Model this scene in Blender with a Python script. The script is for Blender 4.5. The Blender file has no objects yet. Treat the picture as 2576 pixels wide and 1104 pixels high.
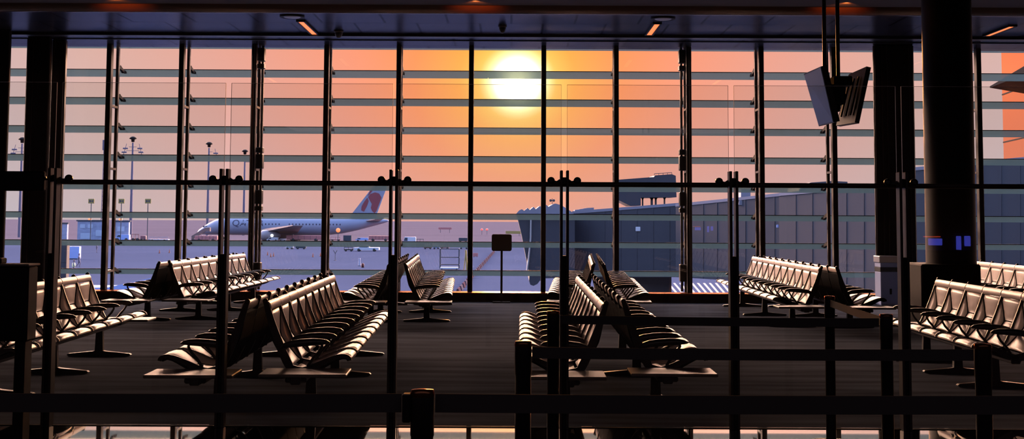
import bpy, math, random
from mathutils import Vector, Matrix
random.seed(7)
S = bpy.context.scene
COL = S.collection
PI = math.pi
F, EYE, Y0, ROLL = 3495.0, 1.52, 549.5, math.radians(0.283)
GZ = -5.0                                   # level of the apron outside

# ------------------------------------------------------------------ helpers
def yh(px): return Y0 + (px - 1288) * math.sin(ROLL)
PITCH = math.radians(4.5)
CAM = Matrix.Translation((0,0,EYE)) @ Matrix.Rotation(PI/2+PITCH,4,'X') @ Matrix.Rotation(ROLL,4,'Z')
PPX, PPY = 1288 + (F*math.tan(PITCH))*math.sin(ROLL), Y0 - F*math.tan(PITCH)
def ray(px, py):
    return CAM.to_3x3() @ Vector(((px-PPX)/F, -(py-PPY)/F, -1))
def at(px, py, Y):
    """point at distance Y seen at photo pixel px, py"""
    d = ray(px, py); return Vector((0,0,EYE)) + d*(Y/d.y)
def gp(px, py):
    d = ray(px, py); return Vector((0,0,EYE)) + d*((GZ-EYE)/d.z)

class MB:
    def __init__(s): s.v = []; s.f = []; s.sm = []
    def add(s, vs, fs, smooth=False):
        n = len(s.v); s.v += [tuple(v) for v in vs]
        s.f += [[i + n for i in f] for f in fs]; s.sm += [smooth] * len(fs); return s
    def box(s, x0, x1, y0, y1, z0, z1):
        vs = [(x0,y0,z0),(x1,y0,z0),(x1,y1,z0),(x0,y1,z0),(x0,y0,z1),(x1,y0,z1),(x1,y1,z1),(x0,y1,z1)]
        return s.add(vs, [(3,2,1,0),(4,5,6,7),(0,1,5,4),(1,2,6,5),(2,3,7,6),(3,0,4,7)])
    def rbox(s, x0, x1, y0, y1, z0, z1, b=0.01):
        """box with chamfered edges along all three axes"""
        cx, cy, cz = (x0+x1)/2, (y0+y1)/2, (z0+z1)/2
        hx, hy, hz = (x1-x0)/2, (y1-y0)/2, (z1-z0)/2
        b = min(b, hx*.9, hy*.9, hz*.9)
        vs = []; idx = {}
        for sx in (-1,1):
            for sy in (-1,1):
                for sz in (-1,1):
                    for a in range(3):
                        p = [cx+sx*(hx-(b if a!=0 else 0)), cy+sy*(hy-(b if a!=1 else 0)), cz+sz*(hz-(b if a!=2 else 0))]
                        idx[sx,sy,sz,a] = len(vs); vs.append(p)
        fs = []
        for a in range(3):
            u, w = (a+1)%3, (a+2)%3
            for sg in (-1,1):
                q = []
                for su, sw in ((-1,-1),(1,-1),(1,1),(-1,1)):
                    k = [0,0,0]; k[a]=sg; k[u]=su; k[w]=sw
                    q.append(idx[k[0],k[1],k[2],a])
                fs.append(q if sg > 0 else q[::-1])
        for a in range(3):
            u, w = (a+1)%3, (a+2)%3
            for su in (-1,1):
                for sw in (-1,1):
                    k0=[0,0,0]; k0[a]=-1; k0[u]=su; k0[w]=sw
                    k1=list(k0); k1[a]=1
                    q=[idx[(*k0,u)],idx[(*k1,u)],idx[(*k1,w)],idx[(*k0,w)]]
                    fs.append(q if su*sw > 0 else q[::-1])
        for sx in (-1,1):
            for sy in (-1,1):
                for sz in (-1,1):
                    q=[idx[sx,sy,sz,0],idx[sx,sy,sz,1],idx[sx,sy,sz,2]]
                    fs.append(q if sx*sy*sz>0 else q[::-1])
        return s.add(vs, fs)
    def prism(s, poly, axis, a, b, smooth=False):
        """poly in the plane across axis ('x': (y,z), 'y': (x,z), 'z': (x,y)), extruded a..b"""
        def P(u, w, t): return {'x':(t,u,w),'y':(u,t,w),'z':(u,w,t)}[axis]
        n = len(poly)
        vs = [P(u,w,a) for u,w in poly] + [P(u,w,b) for u,w in poly]
        s.add(vs, [list(range(n))[::-1], list(range(n,2*n))])
        return s.add(vs, [(i,(i+1)%n,n+(i+1)%n,n+i) for i in range(n)], smooth)
    def tube(s, pts, r, n=8, cap=True):
        pts = [Vector(p) for p in pts]; rs = r if isinstance(r,(list,tuple)) else [r]*len(pts)
        vs = []; up = Vector((0,0,1)); prev=None
        for i,p in enumerate(pts):
            d = (pts[min(i+1,len(pts)-1)] - pts[max(i-1,0)]).normalized()
            if prev is None:
                a = d.cross(up)
                if a.length < 1e-3: a = d.cross(Vector((1,0,0)))
            else: a = prev - d*prev.dot(d)
            a.normalize(); prev=a; b = d.cross(a)
            for k in range(n):
                t = 2*PI*k/n; vs.append(p + (a*math.cos(t)+b*math.sin(t))*rs[i])
        fs = []
        for i in range(len(pts)-1):
            for k in range(n): fs.append((i*n+k,i*n+(k+1)%n,(i+1)*n+(k+1)%n,(i+1)*n+k))
        s.add(vs, fs, True)
        if cap: s.add(vs, [list(range(n))[::-1], [len(vs)-n+k for k in range(n)]])
        return s
    def lathe(s, prof, c=(0,0,0), n=20, axis='z'):
        vs=[]
        for r,h in prof:
            for k in range(n):
                t=2*PI*k/n; a,b=r*math.cos(t),r*math.sin(t)
                vs.append({'z':(c[0]+a,c[1]+b,c[2]+h),'y':(c[0]+a,c[1]+h,c[2]+b),'x':(c[0]+h,c[1]+a,c[2]+b)}[axis])
        m=len(prof); fs=[]
        for i in range(m-1):
            for k in range(n): fs.append((i*n+k,i*n+(k+1)%n,(i+1)*n+(k+1)%n,(i+1)*n+k))
        s.add(vs,fs,True)
        return s.add(vs,[list(range(n))[::-1],[(m-1)*n+k for k in range(n)]])
    def move(s, v):
        s.v=[(a+v[0],b+v[1],c+v[2]) for a,b,c in s.v]; return s
    def mesh(s, name, m):
        me=bpy.data.meshes.new(name); me.from_pydata(s.v,[],s.f)
        for p,q in zip(me.polygons,s.sm): p.use_smooth=q
        me.materials.append(m); me.update(); return me
    def build(s, name, m, parent=None, loc=None):
        o=bpy.data.objects.new(name,s.mesh(name,m)); COL.objects.link(o)
        if parent: o.parent=parent
        if loc is not None: o.location=loc
        return o

def inst(name, me, parent=None, loc=(0,0,0), rz=0):
    o=bpy.data.objects.new(name,me); COL.objects.link(o); o.location=loc; o.rotation_euler=(0,0,rz)
    if parent: o.parent=parent
    return o
def tag(o,label,cat,group=None,kind=None):
    o['label']=label; o['category']=cat
    if group: o['group']=group
    if kind: o['kind']=kind
    return o
def empty(name,label,cat,loc=(0,0,0),rz=0,group=None):
    o=bpy.data.objects.new(name,None); COL.objects.link(o); o.empty_display_size=.2
    o.location=loc; o.rotation_euler=(0,0,rz); return tag(o,label,cat,group)
def struct(o): o['kind']='structure'; return o
def sempty(name,loc=(0,0,0)):
    o=bpy.data.objects.new(name,None); COL.objects.link(o); o.location=loc; return struct(o)
def copy_tree(o,parent=None):
    c=o.copy(); COL.objects.link(c)
    if parent: c.parent=parent
    for ch in list(o.children): copy_tree(ch,c)
    return c

# ------------------------------------------------------------------ materials
def mat(name, col, rough=.6, metal=0., spec=.5, emis=None, es=1., noise=None, bump=None):
    m=bpy.data.materials.new(name); m.use_nodes=True; nt=m.node_tree; b=nt.nodes['Principled BSDF']
    b.inputs['Base Color'].default_value=(*col,1); b.inputs['Roughness'].default_value=rough
    b.inputs['Metallic'].default_value=metal; b.inputs['Specular IOR Level'].default_value=spec
    if emis: b.inputs['Emission Color'].default_value=(*emis,1); b.inputs['Emission Strength'].default_value=es
    if noise:
        sc,amt,stretch=noise
        tc=nt.nodes.new('ShaderNodeTexCoord'); mp=nt.nodes.new('ShaderNodeMapping'); mp.inputs['Scale'].default_value=stretch
        nz=nt.nodes.new('ShaderNodeTexNoise'); nz.inputs['Scale'].default_value=sc; nz.inputs['Detail'].default_value=4
        rp=nt.nodes.new('ShaderNodeValToRGB')
        rp.color_ramp.elements[0].position=.3; rp.color_ramp.elements[1].position=.7
        rp.color_ramp.elements[0].color=(*[c*(1-amt) for c in col],1); rp.color_ramp.elements[1].color=(*[min(1,c*(1+amt)) for c in col],1)
        nt.links.new(tc.outputs['Object'],mp.inputs['Vector']); nt.links.new(mp.outputs[0],nz.inputs['Vector'])
        nt.links.new(nz.outputs['Fac'],rp.inputs['Fac']); nt.links.new(rp.outputs[0],b.inputs['Base Color'])
        if bump:
            bp=nt.nodes.new('ShaderNodeBump'); bp.inputs['Strength'].default_value=bump; bp.inputs['Distance'].default_value=.01
            nt.links.new(nz.outputs['Fac'],bp.inputs['Height']); nt.links.new(bp.outputs[0],b.inputs['Normal'])
    return m
def glass_mat(name, tint, refl=.04, rough=0.):
    m=bpy.data.materials.new(name); m.use_nodes=True; nt=m.node_tree; nt.nodes.clear()
    out=nt.nodes.new('ShaderNodeOutputMaterial'); mx=nt.nodes.new('ShaderNodeMixShader')
    tr=nt.nodes.new('ShaderNodeBsdfTransparent'); tr.inputs[0].default_value=(*tint,1)
    gl=nt.nodes.new('ShaderNodeBsdfGlossy'); gl.inputs['Roughness'].default_value=rough
    lw=nt.nodes.new('ShaderNodeLayerWeight'); lw.inputs['Blend'].default_value=.5
    pw=nt.nodes.new('ShaderNodeMath'); pw.operation='POWER'; pw.inputs[1].default_value=5
    ma=nt.nodes.new('ShaderNodeMath'); ma.operation='MULTIPLY_ADD'; ma.inputs[1].default_value=1-refl; ma.inputs[2].default_value=refl
    nt.links.new(lw.outputs['Facing'],pw.inputs[0]); nt.links.new(pw.outputs[0],ma.inputs[0]); nt.links.new(ma.outputs[0],mx.inputs[0])
    nt.links.new(tr.outputs[0],mx.inputs[1]); nt.links.new(gl.outputs[0],mx.inputs[2]); nt.links.new(mx.outputs[0],out.inputs[0])
    return m
def louvre_mat():
    m=bpy.data.materials.new('frosted_louvre_glass'); m.use_nodes=True; nt=m.node_tree; nt.nodes.clear()
    out=nt.nodes.new('ShaderNodeOutputMaterial')
    tr=nt.nodes.new('ShaderNodeBsdfTransparent'); tr.inputs[0].default_value=(.50,.54,.46,1)
    df=nt.nodes.new('ShaderNodeBsdfDiffuse'); df.inputs[0].default_value=(.13,.20,.26,1)
    tl=nt.nodes.new('ShaderNodeBsdfTranslucent'); tl.inputs[0].default_value=(.075,.13,.18,1)
    m1=nt.nodes.new('ShaderNodeMixShader'); m1.inputs[0].default_value=.5
    m2=nt.nodes.new('ShaderNodeMixShader'); m2.inputs[0].default_value=.54
    nt.links.new(df.outputs[0],m1.inputs[1]); nt.links.new(tl.outputs[0],m1.inputs[2])
    nt.links.new(tr.outputs[0],m2.inputs[1]); nt.links.new(m1.outputs[0],m2.inputs[2]); nt.links.new(m2.outputs[0],out.inputs[0])
    return m

M={}
M['carpet']=mat('dark_carpet',(.072,.083,.105),.95,spec=0,noise=(1.0,.4,(.5,3.5,1)))
M['stone']=None
M['black']=mat('black_paint',(.006,.005,.006),.5,spec=.15)
M['matt']=mat('matt_black',(.008,.008,.009),.9,spec=.05)
M['steel']=mat('dark_bronze_steel',(.008,.0065,.007),.38,.0)
M['plinth']=mat('dark_plinth',(.006,.004,.004),.7,spec=.1)
M['steelm']=mat('matt_bronze_steel',(.012,.009,.009),.7,spec=.1)
M['steel2']=mat('dark_brown_metal',(.018,.012,.011),.4,.3)
M['alu']=mat('grey_aluminium',(.32,.32,.34),.35,.7)
M['cast']=mat('dark_cast_frame',(.008,.007,.008),.42,.0,spec=.3)
M['armpad']=mat('black_arm_pad',(.012,.011,.012),.32)
M['table']=mat('grey_table_laminate',(.05,.046,.045),.45)
M['beltw']=mat('black_belt_webbing',(.012,.011,.012),.8)
M['beltb']=mat('brown_belt_webbing',(.10,.05,.035),.8)
M['glass']=glass_mat('clear_window_glass',(.93,.94,.94))
M['pglass']=glass_mat('partition_glass',(.95,.955,.95))
M['louvre']=louvre_mat()
M['edge']=mat('polished_glass_edge',(.45,.42,.4),.3)
M['brown_wall']=mat('dark_brown_panel',(.014,.009,.008),.6)
M['wall']=mat('dark_wall',(.03,.026,.028),.8)
M['sill']=mat('bronze_sill',(.08,.035,.018),.25,.8)
M['sill'].node_tree.nodes['Principled BSDF'].inputs['Specular Tint'].default_value=(.85,.36,.15,1)
M['screen']=mat('dark_display_glass',(.16,.15,.2),.16,.0)
M['tvback']=mat('black_monitor_shell',(.010,.008,.007),.4,spec=.3)
M['lamp']=mat('orange_light_strip',(.9,.5,.3),.5,emis=(1.,.215,.05),es=1.25)
M['lamp2']=mat('bright_orange_strip',(.9,.5,.3),.5,emis=(1.,.20,.03),es=5)
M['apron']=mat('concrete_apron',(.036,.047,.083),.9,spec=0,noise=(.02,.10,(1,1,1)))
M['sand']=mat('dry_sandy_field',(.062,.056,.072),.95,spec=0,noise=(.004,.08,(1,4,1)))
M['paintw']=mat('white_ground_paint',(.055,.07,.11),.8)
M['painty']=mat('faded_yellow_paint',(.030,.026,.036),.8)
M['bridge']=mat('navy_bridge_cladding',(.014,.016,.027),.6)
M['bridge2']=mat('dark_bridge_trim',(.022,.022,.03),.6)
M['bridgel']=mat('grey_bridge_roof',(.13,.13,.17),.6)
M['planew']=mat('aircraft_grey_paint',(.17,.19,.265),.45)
M['planel']=mat('aircraft_belly_paint',(.40,.42,.50),.45)
M['maroon']=mat('maroon_emblem_paint',(.16,.028,.04),.5)
M['ink']=mat('dark_lettering',(.02,.018,.045),.6)
M['engine']=mat('engine_cowl',(.20,.18,.20),.4)
M['tyre']=mat('tyre_rubber',(.03,.028,.03),.9)
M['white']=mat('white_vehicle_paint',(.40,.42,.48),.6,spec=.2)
M['blue']=mat('pale_blue_vehicle_paint',(.24,.32,.58),.6,spec=.2)
M['red']=mat('dull_red_paint',(.32,.12,.12),.6)
M['redd']=mat('deep_red_paint',(.06,.012,.014),.6,spec=.2)
M['orange']=mat('orange_plastic',(.16,.045,.03),.7,spec=.2)
M['yellow']=mat('sign_yellow',(.25,.19,.065),.7,spec=.2)
M['slate']=mat('slate_grey_paint',(.045,.055,.07),.8,spec=.1)
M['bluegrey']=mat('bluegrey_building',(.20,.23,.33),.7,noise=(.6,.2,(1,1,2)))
M['galv']=mat('galvanised_mast',(.11,.10,.14),.8,spec=.1)
M['winlight']=mat('pale_window',(.30,.36,.46),.3)
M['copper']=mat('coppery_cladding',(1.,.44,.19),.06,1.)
M['skin']=mat('brown_skin',(.20,.11,.08),.6)
M['cloth']=mat('dark_work_clothes',(.07,.07,.11),.8)
M['vest']=mat('hi_vis_vest',(.42,.50,.28),.7)
M['redlight']=mat('red_lamp',(.8,.05,.05),.5,emis=(1.,.08,.06),es=1.3)
M['orangelight']=mat('orange_glow',(.8,.3,.1),.5,emis=(1.,.22,.06),es=1.2)
M['whitelight']=mat('white_lamp',(.9,.9,.9),.5,emis=(.9,.95,1.),es=2.5)
M['bluelight']=mat('blue_display',(.1,.1,.5),.5,emis=(.10,.12,1.),es=4)
M['redstrip']=mat('red_display',(.5,.1,.05),.5,emis=(1.,.12,.03),es=3)

def pads_mat():
    m=mat('light_grey_vinyl_pad',(.68,.59,.55),.34,noise=(9,.12,(1,1,.35)),bump=.35)
    return m
M['pad']=pads_mat()
M['barw']=mat('dusty_white_barrier',(.06,.052,.068),.8,spec=0)
M['barr']=mat('dusty_red_barrier',(.058,.036,.046),.8,spec=0)
M['seam']=mat('seam_groove_shade',(.016,.012,.012),.9,spec=.05)  # seam lines on the pads, groove shade put into their dark colour
M['roll']=mat('light_grey_vinyl_roll',(.68,.57,.53),.34)

def stone():
    m=bpy.data.materials.new('polished_dark_stone'); m.use_nodes=True; nt=m.node_tree; nt.nodes.clear()
    out=nt.nodes.new('ShaderNodeOutputMaterial'); mx=nt.nodes.new('ShaderNodeMixShader')
    df=nt.nodes.new('ShaderNodeBsdfDiffuse'); df.inputs[0].default_value=(.012,.011,.011,1)
    gl=nt.nodes.new('ShaderNodeBsdfGlossy'); gl.inputs['Roughness'].default_value=.02
    gl.inputs[0].default_value=(1,1,1,1)
    lw=nt.nodes.new('ShaderNodeLayerWeight'); lw.inputs['Blend'].default_value=.5
    pw=nt.nodes.new('ShaderNodeMath'); pw.operation='POWER'; pw.inputs[1].default_value=.6
    ma=nt.nodes.new('ShaderNodeMath'); ma.operation='MULTIPLY_ADD'; ma.inputs[1].default_value=.90; ma.inputs[2].default_value=.10
    nt.links.new(lw.outputs['Facing'],pw.inputs[0]); nt.links.new(pw.outputs[0],ma.inputs[0]); nt.links.new(ma.outputs[0],mx.inputs[0])
    nt.links.new(df.outputs[0],mx.inputs[1]); nt.links.new(gl.outputs[0],mx.inputs[2]); nt.links.new(mx.outputs[0],out.inputs[0])
    return m
M['stone']=stone()

def ceil_mat():
    """satin metal ceiling panels with dark joints"""
    m=mat('satin_ceiling_panels',(.23,.235,.27),.26,.9); nt=m.node_tree; b=nt.nodes['Principled BSDF']
    tc=nt.nodes.new('ShaderNodeTexCoord'); mp=nt.nodes.new('ShaderNodeMapping')
    mp.inputs['Location'].default_value=(.55,.3,0)
    b.inputs['Specular Tint'].default_value=(.30,.31,.36,1)
    br=nt.nodes.new('ShaderNodeTexBrick'); br.offset=.5; br.inputs['Scale'].default_value=1
    br.inputs['Color1'].default_value=(.215,.225,.275,1); br.inputs['Color2'].default_value=(.18,.19,.235,1); br.inputs['Mortar'].default_value=(.01,.01,.012,1)
    br.inputs['Mortar Size'].default_value=.02; br.inputs['Brick Width'].default_value=1.05; br.inputs['Row Height'].default_value=1.55
    nt.links.new(tc.outputs['Object'],mp.inputs[0]); nt.links.new(mp.outputs[0],br.inputs['Vector']); nt.links.new(br.outputs['Color'],b.inputs['Base Color'])
    return m
M['ceil']=ceil_mat()

# ------------------------------------------------------------------ room shell
WY=26.1           # inner face of the window glazing
CZ=at(1288,118,26.1).z
BZ=at(1288,35,21.1).z
def cp(px,py,z=None):
    d=ray(px,py); z=CZ if z is None else z
    return Vector((0,0,EYE))+d*((z-EYE)/d.z)
struct(MB().box(-14,14,10.29,25.6,-.3,0).build('floor',M['carpet']))
struct(MB().box(-14,14,8.6,10.29,-.3,0.0).build('floor_polished',M['stone']))
struct(MB().box(-14,14,-4,8.6,-.3,0.0).build('floor_concourse',M['wall']))
struct(MB().box(-14,14,21.18,26.4,CZ,CZ+.3).build('ceiling',M['ceil']))
struct(MB().box(-14,14,-4,20.95,CZ,CZ+.3).build('ceiling_concourse',M['wall']))
struct(MB().box(-14.3,-14,-4,26.4,-.3,CZ+.3).build('wall_left',M['wall']))
struct(MB().box(14,14.3,-4,26.4,-.3,CZ+.3).build('wall_right',M['wall']))
struct(MB().box(-14,14,-4.3,-4,-.3,CZ+.3).build('wall_back',M['wall']))
# low kerb under the glazing with a bright sill
struct(MB().box(-14,14,25.6,26.4,-.3,.135).build('baseboard_window',M['brown_wall']))
struct(MB().box(-14,14,25.58,26.06,.135,.165).build('trim_1',M['sill']))
# bulkhead: dark rounded beam across the ceiling
pr=[(20.9,BZ+.5),(20.91,BZ+.17),(20.96,BZ+.145),(21.0,BZ+.14),(21.01,BZ+.10),(21.04,BZ+.05),(21.09,BZ+.015),(21.13,BZ),(21.16,BZ),(21.18,BZ+.03),(21.18,BZ+.5)]
struct(MB().prism(pr,'x',-14,14,True).build('trim_2',mat('glossy_brown_bulkhead',(.05,.02,.014),.24,0,spec=.5)))
struct(MB().box(-14,14,cp(1288,86).y,cp(1288,97,CZ-.05).y,CZ-.05,CZ).build('trim_3',M['steel']))
struct(MB().box(-14,14,cp(1288,101.5).y,cp(1288,101.5).y+.06,CZ-.015,CZ).build('trim_4',M['black']))

# ------------------------------------------------------------------ window wall
MX=lambda k: -0.777+1.3613*k
LZ=[at(1270,y,27.0).z for y in (107.5,179.5,250.5,322,394,466,538.5,609,681,752)]
mull=MB().rbox(-.045,.045,25.93,26.09,.165,CZ,.008).mesh('mullion',M['steelm'])
outer=MB().box(-.026,.026,26.50,26.58,-.3,5.2).mesh('outer_post',M['steelm'])
clampm=MB().box(-.03,.03,26.12,26.5,-.02,.02).mesh('spacer_bar',M['steel2'])
brk=MB()
brk.prism([(26.56,.02),(26.66,.045),(26.74,.015),(26.9,-.02),(27.06,-.035),(27.07,-.075),(26.97,-.06),(26.90,-.085),(26.80,-.05),(26.66,-.03),(26.56,-.03)],'x',-.024,.024)
brkm=brk.mesh('louvre_bracket',M['matt'])
blade=MB()
blade.prism([(27.0,.0),(27.012,.006),(27.33,-.10),(27.325,-.112)],'x',-1.3613/2,1.3613/2)
bladem=blade.mesh('louvre_blade',M['louvre'])
edgem=MB().box(-1.3613/2,1.3613/2,26.985,26.998,-.006,.008).mesh('blade_edge',M['black'])
panem=MB().box(-1.3613/2+.047,1.3613/2-.047,26.0,26.012,.165,CZ).mesh('pane',M['glass'])
n=1
for k in range(-8,9):
    t=sempty('trim_%d'%(k+13),(MX(k),0,0))
    inst('mullion',mull,t); inst('outer_post',outer,t)
    for z in LZ: inst('louvre_bracket',brkm,t,(0,0,z+.0))
    for z in (.5,2.42,3.6): inst('spacer_bar',clampm,t,(0,0,z))
    if k in (-3,3):               # braced mullions: a second fin and bolted blocks
        sg=1 if k<0 else -1
        mb=MB().rbox(.062*sg-.075*sg-.02,.062*sg-.075*sg+.03,25.90,26.09,.165,CZ,.01)
        mb.build('side_fin',M['steel'],t)
        for z0,z1 in [(at(1288,b,26.2).z,at(1288,a,26.2).z) for a,b in ((124,157),(164,176),(374,387),(391,427),(481,516),(521,533),(663,706))]:
            MB().rbox(.03*sg if sg>0 else -.16,.16 if sg>0 else -.03,26.12,26.3,z0,z1,.01).build('brace_block',M['black'],t)
        MB().rbox(.10*sg-.022,.10*sg+.022,26.3,26.36,.165,CZ,.005).build('brace_rod',M['steel'],t)
    if k<8:
        w=sempty('window_%d'%n,(MX(k)+1.3613/2,0,0)); n+=1
        inst('pane',panem,w)
        for z in LZ:
            b=inst('louvre_blade',bladem,w,(0,0,z)); inst('blade_edge',edgem,b,(0,0,0))
# big clad columns standing at the glazing
def clad_column(name,px0,px1,Y0c,d,grooves,m):
    x0=(px0-1288)*Y0c/F; x1=(px1-1288)*Y0c/F
    c=sempty(name,((x0+x1)/2,Y0c,0)); h=(x1-x0)/2
    MB().rbox(-h,h,0,d,.0,CZ,.02).build('column_shaft',m,c)
    for g in grooves:
        gx=(g-1288)*Y0c/F-(x0+x1)/2
        MB().box(gx-.006,gx+.006,-.012,.0,.2,CZ).build('cladding_strip',M['steel2'],c)
    return c
clad_column('column_1',2201,2303,25.5,.09,(2204,2221,2234,2290),M['black'])
clad_column('column_2',57,117,25.0,.12,(75,),M['black'])
clad_column('column_3',120,156,25.3,.12,(128,147),M['steel'])
c4=sempty('column_4',((2387.5-1288)*19.34/F,19.0,0)); MB().lathe([(.338,0),(.338,CZ)],(0,.34,0),40).build('column_shaft',M['black'],c4)
MB().rbox(-.54,.27,-.08,.85,0,.93,.02).build('column_plinth',M['plinth'],c4)
clad_column('column_5',-70,14,24.0,.1,(),M['black'])

# ------------------------------------------------------------------ ceiling fittings
def strip_light(X,Ya,Yb,label,lm='lamp'):
    t=empty('ceiling_strip_light',label,'ceiling light',(X,(Ya+Yb)/2,CZ),0,'orange strip lights in the ceiling')
    L=(Yb-Ya)/2
    MB().box(-.075,-.045,-L-.03,L+.03,-.03,0).box(.045,.075,-L-.03,L+.03,-.03,0).box(-.045,.045,-L-.03,-L,-.03,0).box(-.045,.045,L,L+.03,-.03,0).build('housing',M['black'],t)
    MB().box(-.045,.045,-L,L,-.022,-.002).build('diffuser',M[lm],t)
    return t
def slot(p0,p1,l):
    a,b=cp(*p0),cp(*p1); strip_light((a.x+b.x)/2,a.y,b.y-.04,l)
slot((751,51),(798,84.5),'orange strip light in the blue ceiling, leftmost of the three in view')
slot((1650,57),(1635,86),'orange strip light in the ceiling right of the sun, middle of three')
slot((2552,63),(2476,88),'orange strip light in the ceiling corner right of the wide black column')
for X,l in ((-5.65,'left of the sun side'),(-.52,'above the middle'),(4.78,'above the hanging monitors')):
    strip_light(X,19.0,20.1,'strip light before the dark bulkhead, %s'%l,'lamp2')
def dome(px,py,r,label):
    c_=cp(px,py)
    t=empty('ceiling_dome_camera',label,'camera',tuple(c_),0,'dome cameras on the ceiling')
    MB().lathe([(r*1.1,0),(r*1.15,-.02),(r*.9,-.035)]).build('base_ring',M['steel'],t)
    MB().lathe([(r*.9,-.03),(r*.88,-.06),(r*.7,-.10),(r*.4,-.125),(.01,-.13)]).build('dome',M['armpad'],t)
dome(852,77,.075,'dark dome camera under the ceiling beside the left orange strip light')
dome(1264,64,.065,'small dark dome camera under the ceiling above the sun')
def vent(px,py,label):
    c_=cp(px,py)
    t=empty('ceiling_vent',label,'air vent',tuple(c_),0,'round ceiling vents')
    MB().lathe([(.20,0),(.20,-.02),(.185,-.028),(.17,-.02)],n=28).build('ring',M['black'],t)
    MB().lathe([(.15,-.012),(.12,-.03),(.02,-.035)],n=28).build('diffuser_cone',M['alu'],t)
vent(735,40,'round air vent in the ceiling above the left orange strip light')
vent(1668,45,'round air vent in the ceiling above the right orange strip light')

# ------------------------------------------------------------------ hanging monitors
mon=empty('hanging_monitor_pair','pair of grey flight monitors in a V hanging from two ceiling rods','monitor',(3.47,15.0,0))
def slab(pts,th,nrm):
    a=[Vector(p) for p in pts]; nn=Vector(nrm).normalized()*th
    vs=a+[p+nn for p in a]
    return [tuple(v) for v in vs],[(3,2,1,0),(4,5,6,7),(0,1,5,4),(1,2,6,5),(2,3,7,6),(3,0,4,7)]
def q(px,py,Y): v=at(px,py,Y); return (v.x-3.47,v.y-15.0,v.z)
NY,FY=15.0,15.72
L=[q(2065,167,NY),q(2022,186,FY),q(2060,318,FY),q(2097,308,NY)]
vs,fs=slab(L,.07,(.97,0,.22)); sh=MB().add(vs,fs).build('display_shell',M['tvback'],mon); sh['label']='left display, its grey screen turned to the viewer'
ins=[Vector(p) for p in L]; c=sum(ins,Vector())/4; ins=[c+(p-c)*.96+Vector((-.003,0,-.0007)) for p in ins]
vs,fs=slab([tuple(p) for p in ins],.002,(.97,0,.22)); MB().add(vs,fs).build('screen',M['screen'],sh)
R=[q(2180,167,NY),q(2135,187,FY),q(2103,316,FY),q(2150,308,NY)]
vs,fs=slab(R,.05,(.97,0,-.22)); sh=MB().add(vs,fs).build('display_shell',M['tvback'],mon); sh['label']='right display, seen from its black back'
mbk=MB()
for u in (.25,.5,.75):
    a=Vector(R[0]).lerp(Vector(R[1]),u); b=Vector(R[3]).lerp(Vector(R[2]),u)
    mbk.tube([a.lerp(b,.15)+Vector((-.015,0,0)),a.lerp(b,.85)+Vector((-.015,0,0))],.012,6)
mbk.build('rear_rib',M['steel2'],sh)
for px in (2077,2111):
    x=(px-1288)*15.3/F-3.47
    MB().tube([(x,.3,CZ),(x,.3,2.74)],.022,10).build('hanging_rod',M['steel2'],mon)
xc=(2094-1288)*15.3/F-3.47
MB().rbox(xc-.10,xc+.11,.1,.5,2.78,3.0,.02).rbox(xc-.04,xc+.16,.0,.36,2.98,3.08,.01).rbox(xc-.05,xc+.05,.12,.5,2.70,2.78,.01).build('mount_box',M['black'],mon)

# ------------------------------------------------------------------ tandem seating
PT=.571
BACK=[(.000,.862),(.010,.842),(.018,.822),(.026,.802),(.033,.785),(.045,.752),(.058,.715),(.074,.672),(.090,.632),(.106,.594),(.113,.577),(.124,.550),(.140,.512),(.155,.479),(.170,.447),(.184,.417),(.200,.388),(.216,.366)]
SEAT=[(.236,.349),(.262,.343),(.295,.344),(.335,.355),(.375,.370),(.41,.385),(.425,.391),(.44,.398),(.48,.414),(.52,.430),(.56,.443),(.60,.449),(.63,.448),(.652,.440),(.667,.425),(.672,.408)]
def normals(pr):
    out=[]
    for i in range(len(pr)):
        a=pr[max(i-1,0)]; b=pr[min(i+1,len(pr)-1)]
        dx,dz=b[0]-a[0],b[1]-a[1]; l=math.hypot(dx,dz); out.append((-dz/l,dx/l))   # front / upper side
    return out
def interp(tab,t):
    for (a,b),(c,d) in zip(tab,tab[1:]):
        if t<=c: return b+(d-b)*(t-a)/(c-a)
    return tab[-1][1]
HW=.275
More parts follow.
